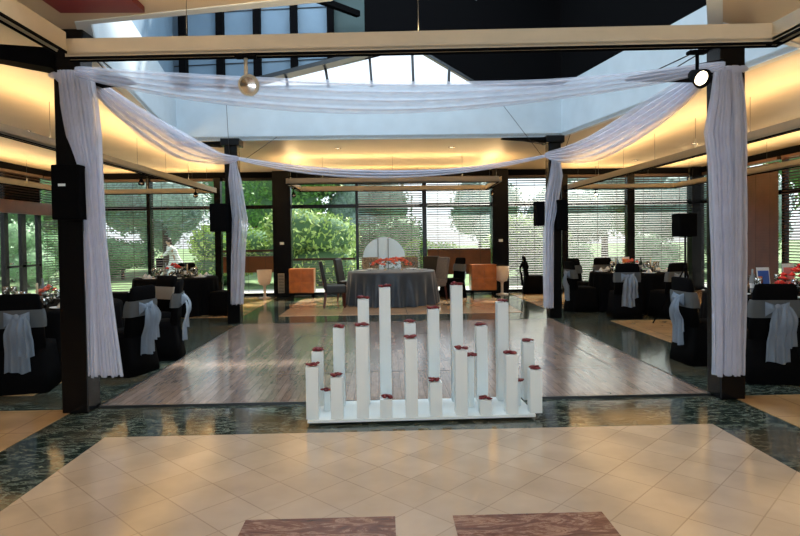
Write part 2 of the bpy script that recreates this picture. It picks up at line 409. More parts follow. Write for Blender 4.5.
# ------------------------------------------------------------------ near part of the room
b = MB().box(XL - .15, XR + .15, YB - .15, YB, 0, CZ); struct(b.build('wall_back', M['wall']))
b = MB()
for x in (-3.35, -1.6, .2, 2.0, 3.75): b.box(x - .04, x + .04, YB, YB + .12, .55, 2.85)
b.box(-3.35, 3.75, YB, YB + .12, .5, .58); b.box(-3.35, 3.75, YB, YB + .12, 2.82, 2.9)
struct(b.build('window_21', M['black']))  # frame added round the fill light, on a wall without an opening
struct(MB().box(XL - .15, XL, YB, 12.0, 0, CZ).build('wall_left', M['wall']))
struct(MB().box(XR, XR + .15, YB, 11.2, 0, CZ).build('wall_right', M['wall']))
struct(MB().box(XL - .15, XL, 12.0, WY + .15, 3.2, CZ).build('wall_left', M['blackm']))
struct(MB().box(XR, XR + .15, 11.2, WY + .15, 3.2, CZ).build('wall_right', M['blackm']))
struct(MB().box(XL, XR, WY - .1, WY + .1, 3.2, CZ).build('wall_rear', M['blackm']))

# ------------------------------------------------------------------ pillars
def pillar(x0, x1, y0, y1, m=M['black'], cap=True):
    b = MB().bbox(x0, x1, y0, y1, 0, CZ - .002, .008)
    o = struct(b.build('pillar', m)); return o
PIL = dict(FL=(-2.74, 5.45), FR=(3.15, 5.45), BL=(-2.74, 11.05), BR=(3.15, 11.05))
for k, (x, y) in PIL.items():
    o = pillar(x - .115, x + .115, y - .115, y + .115)
    c = MB().bbox(x - .17, x + .17, y - .17, y + .17, CZ - .13, CZ - .003, .01)
    if k == 'FR': c.box(x - .3, x - .1, y - .12, y + .1, CZ - .1, CZ - .01)
    c.build('capital', M['black'], o)
for x0, x1 in ((-2.95, -2.47), (2.93, 3.36), (8.36, 8.62)): pillar(x0, x1, 16.05, 16.35)
# tapering wing arms at the pillar tops
def arm(x, y, dx, z, drop, name='bracket_arm', label='', L=.75, th=.13):
    b = MB(); sgn = 1 if dx > 0 else -1
    x0 = x + sgn * .11; x1 = x0 + dx
    vs = []
    for yy in (y - .16, y + .16): vs += [(x0, yy, z - th), (x1, yy * .3 + y * .7, z - drop - .02), (x1, yy * .3 + y * .7, z - drop), (x0, yy, z)]
    b.add(vs, [(0, 1, 2, 3), (7, 6, 5, 4), (0, 4, 5, 1), (1, 5, 6, 2), (2, 6, 7, 3), (3, 7, 4, 0)])
    o = b.build(name, M['blackm']); tag(o, label, 'bracket')
    MB().tube([(x0 + dx * .85, y, z - drop), (x0 + dx * .1, y, CZ - .14)], .006, 5).build('stay_cable', M['steel'], o)
    MB().tube([(x0 + dx * .5, y, z - drop * .5), (x0 + dx * .05, y, CZ - .14)], .006, 5).build('stay_cable', M['steel'], o)
    return o
arm(-2.74, 5.45, .42, 3.04, .1, label='black wedge-shaped bracket arm on the inner side of the front left pillar')
arm(-2.74, 5.45, -1.6, 3.19, -.15, th=.17, label='long black beam arm running outward from the front left pillar')
arm(3.15, 5.45, -.8, 3.06, .12, label='black wing-shaped bracket arm beside the lit spotlight on the front right pillar')
arm(-2.74, 11.05, -.9, CZ - .05, .03, label='slim black bracket arm on the rear left pillar under the ceiling', th=.06)
arm(3.15, 11.05, -.85, CZ - .03, -.005, label='slim black bracket arm on the rear right pillar under the ceiling', th=.06)

# ------------------------------------------------------------------ rear glazing
def window(idx, x0, x1, extra=()):
    b = MB(); y0, y1 = WY - .05, WY + .05
    b.box(x0, x1, y0, y1, 0, .07); b.box(x0, x1, y0, y1, 2.36, 2.46); b.box(x0, x1, y0, y1, 3.12, 3.2)
    b.box(x0, x0 + .04, y0, y1, 0, 3.2); b.box(x1 - .04, x1, y0, y1, 0, 3.2)
    o = struct(b.build('window_%d' % idx, M['black']))
    MB().box(x0 + .04, x1 - .04, WY - .004, WY + .004, .07, 3.12).build('pane', M['pane'], o)
MUL = [XL, -6.27, -4.44, -2.7, -.72, 1.11, 3.14, 4.93, 6.75, 8.7]
for i in range(9): window(i + 1, MUL[i], MUL[i + 1])
for x, wd in ((-6.27, .09), (-4.44, .17), (-.72, .06), (1.11, .11), (4.93, .17), (6.75, .2)):
    struct(MB().box(x - wd / 2, x + wd / 2, WY - .2, WY - .02, 0, 3.2).build('trim_8', M['black']))
PITCH_S = .062
def slat_run(b, a, c, z0, z1, tilt, depth=.05, axis='x', pos=0):
    z = z0; ct, st = math.cos(tilt) * depth / 2, math.sin(tilt) * depth / 2
    while z < z1:
        if axis == 'x': vs = [(a, pos - ct, z - st), (c, pos - ct, z - st), (c, pos + ct, z + st), (a, pos + ct, z + st)]
        else: vs = [(pos - ct, a, z - st), (pos - ct, c, z - st), (pos + ct, c, z + st), (pos + ct, a, z + st)]
        t = .004
        b.add(vs + [(x, y, zz + t) for x, y, zz in vs], [(0, 1, 2, 3), (7, 6, 5, 4), (0, 4, 5, 1), (1, 5, 6, 2), (2, 6, 7, 3), (3, 7, 4, 0)])
        z += PITCH_S
def blind(a, c, z0, label, tilt=.45, axis='x', pos=WY - .14, closed=None, m=M['blind'], group='venetian blinds', ztop=3.12):
    r = empty('venetian_blind', (0, 0, 0)); tag(r, label, 'blind', group)
    b = MB(); lo = closed[1] if closed else z0
    slat_run(b, a, c, lo, ztop, tilt, axis=axis, pos=pos); b.build('slats', m, r)
    if closed:
        b = MB(); slat_run(b, a, c, closed[0], closed[1], 1.25, .072, axis, pos); b.build('closed_slats', M['blindr'], r)
    n = 3
    for k in range(n):
        b = MB()
        t = a + (c - a) * (k + .5) / n
        if axis == 'x': b.box(t - .004, t + .004, pos - .03, pos - .026, z0 - .03, ztop)
        else: b.box(pos - .03, pos - .026, t - .004, t + .004, z0 - .03, ztop)
        b.build('cord', M['blind'], r)
    b = MB()
    if axis == 'x': b.box(a, c, pos - .03, pos + .03, ztop, ztop + .06)
    else: b.box(pos - .03, pos + .03, a, c, ztop, ztop + .06)
    b.build('head_rail', m, r)
    return r
blind(-8.4, -6.34, .12, 'dark slatted blind at the far left of the rear glass wall, behind the drape', .3)
blind(-6.2, -4.55, .75, 'dark slatted blind behind the left rear table, with the person in white beyond', .2)
blind(-4.33, -2.97, .12, 'blind left of the left wall pillar, raised with only a brown stack low down', .15, closed=(.68, 1.08), ztop=1.2)
blind(-2.45, -.77, .12, 'fine slatted blind above the left orange cabinet, mostly raised', .1, ztop=.95)
blind(-.67, 1.04, .12, 'dark slatted blind straight behind the round white screen', .6)
blind(1.18, 2.91, .12, 'dark slatted blind with closed brown lower part above the right orange cabinet', .5, closed=(.55, 1.22))
blind(3.38, 4.83, .12, 'dark slatted blind behind the lone black covered chair', .62)
blind(5.03, 6.64, .12, 'dark slatted blind behind the left half of the right rear table', .62)
blind(6.86, 8.35, .12, 'dark slatted blind behind the black speaker on its stand', .62)
# side glazing, right and left
def side_window(idx, X, y0, y1, s):
    b = MB(); a, c = (X, X + .1 * s) if s > 0 else (X - .1, X)
    b.box(a, c, y0, y1, 0, .07); b.box(a, c, y0, y1, 2.36, 2.46); b.box(a, c, y0, y1, 3.12, 3.2)
    b.box(a, c, y0, y0 + .05, 0, 3.2); b.box(a, c, y1 - .05, y1, 0, 3.2)
    o = struct(b.build('window_%d' % idx, M['black']))
    mx = (a + c) / 2; MB().box(mx - .004, mx + .004, y0 + .05, y1 - .05, .07, 3.12).build('pane', M['pane'], o)
for i, (y0, y1) in enumerate(((11.2, 12.85), (12.85, 14.5), (14.5, 16.3))): side_window(10 + i, XR, y0, y1, 1)
for i, (y0, y1) in enumerate(((12.0, 13.75), (15.1, 16.3))): side_window(14 + i, XL, y0, y1, -1)
blind(11.25, 12.78, .12, 'brown slatted blind at the right end of the side glass wall', -.45, 'y', XR - .07, m=M['blindr'])
b = blind(12.9, 14.42, .12, 'fully closed red-brown wooden blind on the right side wall', 0, 'y', XR - .07, closed=(.12, 3.05), m=M['blindr'])
blind(14.58, 16.0, .12, 'slatted blind on the right side wall, partly hidden by the front right drape', -.4, 'y', XR - .07)
blind(15.15, 16.2, .12, 'slatted blind on the left side wall beside the front left pillar', .3, 'y', XL + .07)
blind(12.1, 15.1, 2.55, 'dark slatted blind above the garden doors on the left side wall', .4, 'y', XL + .07)
vb = MB().bbox(XL + .03, XL + .14, 12.1, 16.1, 2.2, 2.5, .01).build('blind_valance', M['blindr'])
tag(vb, 'long red-brown valance board above the garden doors on the left', 'valance')
for i, (y0, y1) in enumerate(((13.75, 14.42), (14.42, 15.1))):
    b = MB(); a, c = XL - .08, XL
    b.box(a, c, y0, y0 + .09, 0, 2.3); b.box(a, c, y1 - .09, y1, 0, 2.3); b.box(a, c, y0, y1, 0, .15); b.box(a, c, y0, y1, 2.2, 2.36)
    b.box(a, c, y0, y1, .95, 1.0)
    o = struct(b.build('door_%d' % (i + 1), M['black']))
    MB().box(XL - .045, XL - .037, y0 + .09, y1 - .09, .15, 2.2).build('pane', M['pane'], o)
    MB().tube([(XL + .0, y0 + .05, 1.05), (XL + .05, y0 + .05, 1.05), (XL + .05, y0 + .17, 1.05)], .012, 6).build('handle', M['chrome'], o)
struct(MB().box(XL - .1, XL, 13.75, 15.1, 2.36, 3.2).build('wall_left', M['blackm']))

# ------------------------------------------------------------------ light troughs hung below the ceiling
TZ0, TZ1 = 2.745, 2.87
def area_up(x, y, sx, sy, wm=UP_W, col=UP_COL):
    ld = bpy.data.lights.new('uplight', 'AREA'); ld.shape = 'RECTANGLE'; ld.size = sx; ld.size_y = sy
    ld.energy = wm * max(sx, sy); ld.color = col
    o = bpy.data.objects.new('uplight', ld); C.objects.link(o); o.location = (x, y, TZ1 + .015); o.rotation_euler = (PI, 0, 0); return o
def trough(segs, label, name='light_trough', scale=1.0):
    r = empty(name, (0, 0, 0)); tag(r, label, 'ceiling light', 'cream light troughs under the ceiling')
    for (x0, y0, x1, y1) in segs:
        h = .035
        L = math.hypot(x1 - x0, y1 - y0)
        rot = Matrix.Translation(((x0 + x1) / 2, (y0 + y1) / 2, 0)) @ Matrix.Rotation(math.atan2(y1 - y0, x1 - x0), 4, 'Z')
        b = MB().box(-L / 2 - h, L / 2 + h, -h, -h + .012, TZ0, TZ1, rot).box(-L / 2 - h, L / 2 + h, h - .012, h, TZ0, TZ1, rot)
        b.box(-L / 2 - h, L / 2 + h, -h, h, TZ0 + .012, TZ0 + .03, rot)
        p = b.build('beam', M['trough'], r)
        le = MB()
        for q0, q1 in ((-h - .004, -h + .008), (h - .008, h + .004)): le.box(-L / 2 - h - .003, L / 2 + h + .003, q0, q1, TZ0 - .012, TZ0 + .004, rot)
        le.build('lower_edge', M['blackm'], r)
        k = max(2, int(L / 1.6) + 1); rb = MB()
        for i in range(k):
            t = (i + .5) / k; x = x0 + (x1 - x0) * t; y = y0 + (y1 - y0) * t
            inside = False; nn = len(OP)
            for q in range(nn):
                ax_, ay_ = OP[q]; bx_, by_ = OP[(q + 1) % nn]
                if (ay_ > y) != (by_ > y) and x < (bx_ - ax_) * (y - ay_) / (by_ - ay_) + ax_: inside = not inside
            if not inside: MB().tube([(x, y, TZ0 + .02), (x, y, CZ - .004)], .003, 5).build('suspension_rod', M['steel'], r)
        
        ld = area_up((x0 + x1) / 2, (y0 + y1) / 2, L - .1, .06, wm=UP_W * scale); ld.rotation_euler = (PI, 0, 0) if abs(y1 - y0) < 1e-6 else (PI, 0, -math.atan2(y1 - y0, x1 - x0))
        ld.parent = r
    return r
trough([(-2.08, 4.14, 2.58, 3.90)], 'long cream light trough crossing the picture just before the two front pillars')
trough([(-2.08, 3.95, -2.08, -1.5)], 'cream light trough running back overhead from the left end of the long front one', scale=.6)
trough([(2.58, 3.9, 2.58, -1.5)], 'cream light trough running back overhead from the right end of the long front one', scale=.6)
trough([(-4.33, 5.9, -4.33, 15.6), (-4.33, 15.6, -7.8, 15.7), (-7.8, 15.7, -7.8, 6.5)], 'U-shaped cream light trough over the two left banquet tables')
trough([(-2.12, 13.4, 2.55, 13.4), (2.62, 13.4, 2.7, 15.6), (2.7, 15.6, -2.1, 15.45), (-2.12, 15.4, -2.12, 13.4)], 'rectangular cream light trough ring over the central rear table')
trough([(4.9, 15.7, 4.98, 5.9), (4.9, 15.7, 7.7, 15.7), (7.7, 15.7, 7.7, 6.5)], 'U-shaped cream light trough over the two right banquet tables')

# spotlights under the troughs
def spot_mesh(loc, aim, label, lit=0, drop=.16, m=M['trough'], s=1.0, group='small spotlights on the troughs', mount=M['blackm']):
    r = empty('spotlight', loc); tag(r, label, 'spotlight', group)
    MB().bbox(-.06 * s, .06 * s, -.03, .03, -.02, 0, .004).build('mount', mount, r)
    MB().tube([(0, 0, -.01), (0, 0, -drop)], .011 * s, 8).build('stem', m, r)
    d = Vector(aim).normalized(); q = d.to_track_quat('Z', 'Y').to_matrix().to_4x4(); T = Matrix.Translation((0, 0, -drop)) @ q
    b = MB().lathe([(.001, -.06 * s), (.03 * s, -.055 * s), (.045 * s, 0), (.06 * s, .05 * s), (.062 * s, .06 * s), (.052 * s, .055 * s), (.03 * s, .01 * s), (.001, .0)], 20)
    b.v = [tuple(T @ Vector(v)) for v in b.v]; b.build('lamp_head', m, r)
    b = MB().lathe([(.001, .03 * s), (.03 * s, .035 * s), (.045 * s, .042 * s)], 16); b.v = [tuple(T @ Vector(v)) for v in b.v]
    b.build('bulb', emit('bulb_glow_%d' % int(lit), (1, .86, .6), lit) if lit else M['chrome'], r)
    return r
spot_mesh((-.9, 4.04, TZ0 - .012), (.45, -.9, -.2), 'unlit cream spotlight hanging below the long front trough, left of the skylight', s=1.15, drop=.2)
spot_mesh((2.12, 4.0, TZ0 - .012), (.15, -.8, -.45), 'lit spotlight under the long front trough near the front right pillar', lit=7, m=M['blackm'], s=1.05, drop=.17)
for x, y, lb in ((-4.33, 10.9, 'dark spotlight under the left trough nearest the front left drape'), (-4.33, 14.0, 'dark spotlight under the left trough near its far corner'),
                 (2.66, 14.6, 'dark spotlight at the right end of the central trough ring'),
                 (-2.12, 14.3, 'dark spotlight at the left end of the central trough ring')):
    spot_mesh((x, y, TZ0 - .012), (.2, -.5, -.8), lb, m=M['blackm'], s=.9, drop=.14)
spot_mesh((5.6, 15.7, TZ0 - .012), (0, -.8, -.6), 'lit spotlight under the far section of the right trough', lit=12, m=M['blackm'], s=.9, drop=.12)
# downlights added to brighten the near floor and the tables
b = MB().lathe([(.045, 0), (.06, 0), (.065, -.008), (.05, -.01), (.045, 0)], 20); dl = empty('added_downlight', (0, 0, 0)); tag(dl, '', 'added_downlight', 'added downlights')
b.build('trim_ring', M['chrome'], dl); MB().lathe([(.001, -.002), (.045, -.002)], 16).build('bulb', emit('added_downlight_glow', (1, .85, .62), 4), dl)
K = Kind(dl)
DL = [(-1.2, 1.2), (1.4, 1.2), (-3.6, 2.2), (4.0, 2.2), (0, -1.2), (-1.5, 3.2), (2.6, 2.6), (-5.9, 7.2), (6.2, 7.2), (-5.7, 12.0), (6.3, 12.0), (-.9, 12.2), (1.4, 12.2), (5.9, 10.2), (-5.8, 10.0), (6.2, 14.6)]
DLN = {(-5.9, 7.2): 'over the front left black table', (6.2, 7.2): 'beyond the front right black table', (-5.7, 12.0): 'over the left rear black table', (6.3, 12.0): 'over the right rear black table',
       (-.9, 12.2): 'left of centre between light well and rear trough ring', (1.4, 12.2): 'right of centre between light well and rear trough ring', (5.9, 10.2): 'between the two right-hand tables',
       (-5.8, 10.0): 'between the two left-hand tables', (6.2, 14.6): 'nearest the right rear windows'}
for x, y in DL:
    K.put((x, y, CZ - .001), 0, 'small round added ceiling lamp ' + DLN.get((x, y), 'in the ceiling near the viewer'))
    ld = bpy.data.lights.new('added_downlight_beam', 'SPOT'); ld.energy = DOWN_W * (2.0 if y < 4 else .8); ld.spot_size = 2.0; ld.spot_blend = .8; ld.color = (1, .90, .74); ld.shadow_soft_size = .06
    o = bpy.data.objects.new('added_downlight_beam', ld); C.objects.link(o); o.location = (x, y, CZ - .03)

# ------------------------------------------------------------------ voile drapes
def drape(secs, label, m, folds=9, amp=.035, nu=90, nv=46, name='voile_drape', seed=0, layers=((0, 1, 1),)):
    """secs: (z, x, y, width) from top to bottom"""
    def at(v):
        t = v * (len(secs) - 1); i = min(int(t), len(secs) - 2); f = t - i; f = f * f * (3 - 2 * f)
        return [secs[i][k] * (1 - f) + secs[i + 1][k] * f for k in range(4)]
    b = MB()
    for dy, wk, ak in layers:
        def fn(u, v):
            z, x, y, wd = at(v)
            a = amp * ak * (.35 + .65 * min(1, v * 2.2)); s = noise.noise(Vector((u * 3 + seed, v * 2, dy * 9))) * 2
            ph = u * folds * 2 * PI + s * 1.3
            return (x + (u - .5) * wd * wk + .012 * math.sin(ph * 1.7 + 1), y + dy + a * math.sin(ph) + .4 * a * math.sin(ph * 2.3 + v * 3),
                    z + (.010 * math.sin(u * 23) + .005 * math.sin(u * 57 + 2)) * (v ** 6))
        b.grid(fn, nu, nv)
    o = b.build(name, m, recalc=False); tag(o, label, 'drape', 'white voile hangings'); return o
def knot(loc, m, parent, r=.07):
    b = MB().blob(loc, r, 2, (1, .8, .7), .15); 
    for a in (-.9, .9):
        b.blob((loc[0] + a * r, loc[1] - .02, loc[2] + .01), r * .7, 2, (1, .6, .6), .2)
    b.build('gathered_knot', m, parent)
d = drape([(2.98, -2.62, 5.23, .30), (2.7, -2.58, 5.22, .31), (2.4, -2.545, 5.22, .29), (2.1, -2.50, 5.22, .2), (1.6, -2.49, 5.24, .18), (1.1, -2.48, 5.27, .21), (.33, -2.46, 5.3, .31)],
      'long white voile drape hanging down the front left pillar', M['sheer'], 9, .022, seed=1); knot((-2.74, 5.27, 2.93), M['sheer'], d)
d = drape([(2.98, 3.05, 5.24, .22), (2.7, 3.05, 5.24, .3), (2.4, 3.03, 5.24, .37), (2.1, 3.05, 5.25, .32), (1.5, 3.06, 5.25, .3), (.8, 3.07, 5.26, .28), (.24, 3.065, 5.26, .27)],
      'long white voile drape hanging down the front right pillar', M['sheer'], 11, .026, seed=2); knot((3.13, 5.27, 2.95), M['sheer'], d)
d = drape([(2.97, -2.68, 10.86, .1), (2.6, -2.66, 10.86, .22), (1.9, -2.58, 10.86, .3), (1.3, -2.62, 10.86, .26), (.36, -2.66, 10.86, .24)],
      'white voile drape on the rear left pillar', M['sheer'], 5, .03, seed=3); knot((-2.72, 10.88, 2.95), M['sheer'], d, .06)
d = drape([(2.97, 3.14, 10.86, .12), (2.6, 3.15, 10.86, .26), (2.2, 3.07, 10.86, .28), (1.7, 3.0, 10.86, .18), (.9, 2.99, 10.86, .17), (.2, 2.99, 10.86, .16)],
      'white voile drape on the rear right pillar', M['sheer'], 5, .03, seed=4); knot((3.14, 10.88, 2.95), M['sheer'], d, .06)
def swag(A, B, sag, wmid, label, m, folds=4, amp=.03, wend=.07, nu=120, nv=40, skew=0, name='voile_swag'):
    A, B = Vector(A), Vector(B); d = (B - A); side = Vector((-d.y, d.x, 0)).normalized(); b = MB()
    def fn(u, v):
        p = A.lerp(B, u); s = 4 * u * (1 - u); k = s ** .8
        wd = wend + (wmid - wend) * s ** .6
        lower = v
        p = p + Vector((0, 0, -sag * s - (lower - .5) * wd * (1 + .25 * math.sin(u * 5))))
        ph = v * folds * 2 * PI + 1.5 * noise.noise(Vector((u * 4, v, sag * 7)))
        p += side * (amp * (.3 + k) * math.sin(ph) + skew * (v - .5) * wd * k) + Vector((0, 0, .008 * math.sin(ph * 2)))
        return p
    b.grid(fn, nu, nv); o = b.build(name, m, recalc=False); tag(o, label, 'drape', 'white voile hangings'); return o
swag((-2.58, 5.3, 2.95), (-2.59, 10.85, 2.98), .24, .26, 'white voile swag running back from the front left to the rear left pillar', M['sheer2'], 4, .05, skew=.5)
swag((2.94, 5.3, 2.97), (2.96, 10.85, 2.98), .22, .40, 'wide white voile swag running back from the front right to the rear right pillar', M['sheer2'], 5, .06, skew=.6)
swag((-2.6, 5.2, 2.96), (3.0, 5.2, 2.98), .25, .24, 'thin white voile swag stretched between the two front pillars', M['sheer3'], 4, .04)
swag((-2.6, 10.88, 2.98), (3.0, 10.88, 2.98), .31, .13, 'narrow white voile swag hanging between the two rear pillars', M['sheer'], 3, .04, wend=.05)
b = MB()
for p, q in (((-1.3, 5.3, 2.95), (-1.45, 5.2, 3.35)),): pass
wires = [((-2.5, 10.9, 2.95), (-1.9, 10.9, 3.36)), ((-2.74, 10.86, 2.9), (-2.78, 10.86, 4.0)), ((2.9, 10.9, 2.98), (2.2, 10.9, 3.9)), ((3.3, 10.9, 3.0), (3.5, 10.6, 3.8))]
for (p, q), wl in zip(wires, ('slanting from the rear left pillar top towards the room centre', 'rising straight from the rear left pillar top', 'slanting up leftward from the rear right pillar top', 'rising just right of the rear right pillar top')):
    o = MB().tube([p, q], .005, 5).build('hanging_wire', M['steel']); tag(o, 'thin dark wire ' + wl, 'wire', 'thin wires at the rear pillars')

# ------------------------------------------------------------------ loudspeakers
def speaker(loc, rz, w_, d_, h_, label, badge=False):
    r = empty('loudspeaker', loc, rz); tag(r, label, 'speaker')
    MB().bbox(-w_ / 2, w_ / 2, -d_ / 2, d_ / 2, 0, h_, .012).build('cabinet', M['blackm'], r)
    MB().bbox(-w_ / 2 + .015, w_ / 2 - .015, -d_ / 2 - .01, -d_ / 2 - .001, .015, h_ - .015, .004).build('grille', M['blackm'], r)
    if badge: MB().bbox(-.05, .01, -d_ / 2 - .016, -d_ / 2 - .01, h_ * .6, h_ * .6 + .022, .002).build('badge', M['white'], r)
    MB().box(-.04, .04, d_ / 2, d_ / 2 + .03, h_ * .3, h_ * .7).build('bracket', M['steel'], r)
    return r
speaker((-2.655, 5.2, 1.7), 0, .235, .21, .46, 'black box loudspeaker fixed on the front left pillar', True)
speaker((-2.93, 10.82, 1.67), 0, .3, .2, .5, 'black box loudspeaker fixed on the rear left pillar')
speaker((2.86, 10.97, 1.7), 0, .16, .22, .45, 'narrow black loudspeaker left of the rear right pillar')
speaker((3.24, 10.84, 1.62), 0, .18, .2, .55, 'black loudspeaker on the right face of the rear right pillar')
r = empty('speaker_stand', (4.96, 9.75, 0)); tag(r, 'black tripod speaker stand behind the chairs of the right front table', 'stand')
MB().tube([(0, 0, .35), (0, 0, 1.5)], .017, 10).build('pole', M['blackm'], r)
MB().tube([(0, 0, .9), (0, 0, 1.0)], .032, 10).build('collar', M['blackm'], r)
for k in range(3):
    a = k * 2 * PI / 3 + .5
    MB().tube([(0, 0, .96), (.5 * math.cos(a), .5 * math.sin(a), .015)], .012, 8).build('leg', M['blackm'], r)
    MB().tube([(0, 0, .42), (.27 * math.cos(a), .27 * math.sin(a), .46)], .008, 6).build('brace', M['blackm'], r)
speaker((4.93, 9.72, 1.47), 0, .29, .28, .38, 'black loudspeaker on top of the tripod stand before the right windows')

# ------------------------------------------------------------------ pedestal sculpture
BR_ = math.radians(1.3)
pb = MB().bbox(-.93, .94, -.27, .29, 0, .025, .004).build('display_base', M['white']); pb.location = (.335, 5.185, 0.017); pb.rotation_euler = (0, 0, BR_)
tag(pb, 'low white rectangular base board carrying all the white square columns', 'base board')
pb.location = (.285, 5.125, .0175)
FRONT = [(-.6, .47), (-.4, .38), (-.19, .79), (0, .19), (.21, .68), (.41, .32), (.62, .58), (.82, .16), (1.04, .53), (1.24, .40)]
BACK = [(-.6, .52), (-.41, .72), (-.19, .97), (0, 1.07), (.22, .75), (.43, .87), (.64, 1.08), (.86, .71), (1.05, .92), (1.28, .56)]
MID = [(-.5, .21), (.735, .48), (1.14, .25)]
ORD = ['first', 'second', 'third', 'fourth', 'fifth', 'sixth', 'seventh', 'eighth', 'ninth', 'tenth']
def petals(x, y, z, label, seed):
    random.seed(seed); b = MB()
    for k in range(14):
        px, py = (random.random() - .5) * .085, (random.random() - .5) * .085
        b.blob((px, py, .008 + random.random() * .014), .012 + random.random() * .008, 1, (1.3, 1, .55), .4)
    b.blob((random.uniform(-.02, .02), 0, .02), .018, 1, (1.4, 1, .8), .4)
    o = b.build('petal_pile', M['petal']); o.location = (x, y, z); tag(o, label, 'petals', 'red petals on the white columns')
Z0 = .0425
for row, lst, yy, nm in (('front', FRONT, 4.905, 'front row'), ('back', BACK, 5.31, 'back row'), ('middle', MID, 5.11, 'middle row, mostly hidden')):
    for i, (x, h) in enumerate(lst):
        y = yy + (x + .6) * .022; s = .05
        if row == 'middle': s = .025
        o = MB().bbox(-s, s, -s, s, 0, h - Z0, .003).build('square_column', M['white'])
        o.location = (x, y, Z0); o.rotation_euler = (0, 0, BR_)
        size = 'very tall' if h > .95 else 'tall' if h > .68 else 'medium' if h > .45 else 'short' if h > .25 else 'very short'
        tag(o, '%s white square column, %s from the left in the %s' % (size, ORD[i], nm), 'column', 'white square columns')
        petals(x, y, h, 'dark red petals on top of the %s column from the left in the %s' % (ORD[i], nm.replace(', mostly hidden', '')), i + len(nm) * 10)

# ------------------------------------------------------------------ banquet chair with cover and sash
def loft(b, rings, closed=True, cap=True, smooth=True):
    n = len(rings[0]); vs = [p for r in rings for p in r]
    fs = [(j * n + i, j * n + (i + 1) % n, (j + 1) * n + (i + 1) % n, (j + 1) * n + i) for j in range(len(rings) - 1) for i in range(n)]
    if cap: fs += [tuple(range(n - 1, -1, -1)), tuple((len(rings) - 1) * n + i for i in range(n))]
    b.add(vs, fs, smooth)
def rrect(x0, x1, y0, y1, z, r=.04, seg=4, wave=0, ph=0):
    pts = []
    for cx_, cy_, a0 in ((x1 - r, y1 - r, 0), (x0 + r, y1 - r, PI / 2), (x0 + r, y0 + r, PI), (x1 - r, y0 + r, 1.5 * PI)):
        for k in range(seg + 1):
            a = a0 + k * PI / 2 / seg; q = 1 + wave * math.sin(a * 7 + ph)
            pts.append(((cx_ + r * math.cos(a)) * q, (cy_ + r * math.sin(a)) * q, z))
    return pts
def covered_chair(sm, bow_kind=0):
    """seat faces +Y, back stands at -Y"""
    r = empty('banquet_chair'); tag(r, '', 'chair')
    b = MB()
    loft(b, [rrect(-.26, .26, -.29, .26, 0, .05, wave=.02), rrect(-.245, .245, -.27, .245, .2, .05, wave=.015), rrect(-.225, .225, -.24, .225, .42, .05), rrect(-.22, .22, -.23, .22, .47, .05), rrect(-.18, .18, -.2, .18, .485, .05)])
    b.build('seat_cover', M['cloth'], r)
    b = MB()
    loft(b, [rrect(-.225, .225, -.245, -.15, .44, .035), rrect(-.22, .22, -.265, -.19, .7, .03), rrect(-.21, .21, -.285, -.225, .92, .028), rrect(-.195, .195, -.29, -.24, .985, .022), rrect(-.16, .16, -.285, -.255, 1.0, .012)])
    b.build('back_cover', M['cloth'], r)
    b = MB()
    loft(b, [rrect(-.236, .236, -.274, -.158, .66, .035), rrect(-.24, .24, -.282, -.165, .72, .035), rrect(-.236, .236, -.29, -.178, .80, .035), rrect(-.226, .226, -.292, -.196, .84, .03)], cap=False)
    b.build('sash_band', M['sashg'] if sm is M['sash'] else sm, r)
    b = MB()
    for s in (-1, 1):
        def fl(u, v):
            t = u; k = math.sin(PI * t)
            return (s * (.015 + .10 * t), -.30 - .05 * k * math.cos(v * 2 * PI), .77 + (.02 + .055 * t) * math.sin(v * 2 * PI) - .02 * t)
        b.grid(fl, 8, 12)
    b.blob((0, -.315, .77), .033, 2, (1, .8, 1.1))
    b.build('sash_bow', sm, r)
    for w0, ln, dx, dy in ((.135, .56, .0, 0), (.09, .40, .07, -.02)):
        b = MB()
        def ft(u, v):
            wd = .05 + w0 * min(1, v * 3.5) ** .6 + .05 * v; zz = .78 - v * ln
            return (dx + (u - .5) * wd, dy - .315 - .045 * math.sin(min(1, v * 1.6) * PI) + .020 * math.sin(u * 5 * PI + dx * 9) * (.3 + v), zz + .012 * math.sin(u * 7))
        b.grid(ft, 26, 14)
        b.build('sash_tail', sm, r)
    return r
CH = {k: Kind(covered_chair(M[k])) for k in ('sash', 'sashg', 'sashw', 'cloth')}
def chair(kind, x, y, face, label, grp='black covered banquet chairs'):
    """face: direction (dx,dy) the seat faces"""
    rz = math.atan2(face[1], face[0]) - PI / 2
    return CH[kind].put((x, y, .002), rz, label, grp)
T = dict(T1=(.17, 14.05), T2=(5.12, 12.2), T3=(5.05, 7.35), T4=(-4.25, 7.4), T5=(-4.35, 12.65))
def to(t, x, y): return (T[t][0] - x, T[t][1] - y)
chair('sash', 3.76, 6.98, (1, .05), 'black covered chair with long pale bow, left of the front right drape')
chair('sash', 3.92, 6.12, (.12, 1), 'black covered chair right of the front right drape, back to the viewer')
chair('sash', 3.98, 12.0, (1, .1), 'black covered chair at the left side of the right rear table, bow to the left')
chair('sashg', 4.42, 13.3, (.6, -1), 'left one of the two black chairs beyond the right rear table')
chair('sashg', 5.05, 13.45, (.05, -1), 'right one of the two black chairs beyond the right rear table')
chair('sash', 4.42, 10.95, (.15, 1), 'black covered chair before the right rear table, nearer to the rear right pillar')
chair('sash', 5.22, 10.92, (-.3, 1), 'black covered chair before the right rear table, nearer to the speaker stand')
chair('cloth', 3.98, 15.85, (1, -.1), 'lone black covered chair standing against the blind, right of the cream floor lamp')
chair('sash', -3.72, 6.32, (-.25, 1), 'black covered chair with pale bow left of the front left pillar, back to the viewer')
chair('sash', -3.02, 7.02, (-1, .3), 'black covered chair partly behind the front left drape, bow hanging beside it')
chair('sash', -2.93, 7.85, (-1, -.2), 'black covered chair at the dance floor edge with long white bow')
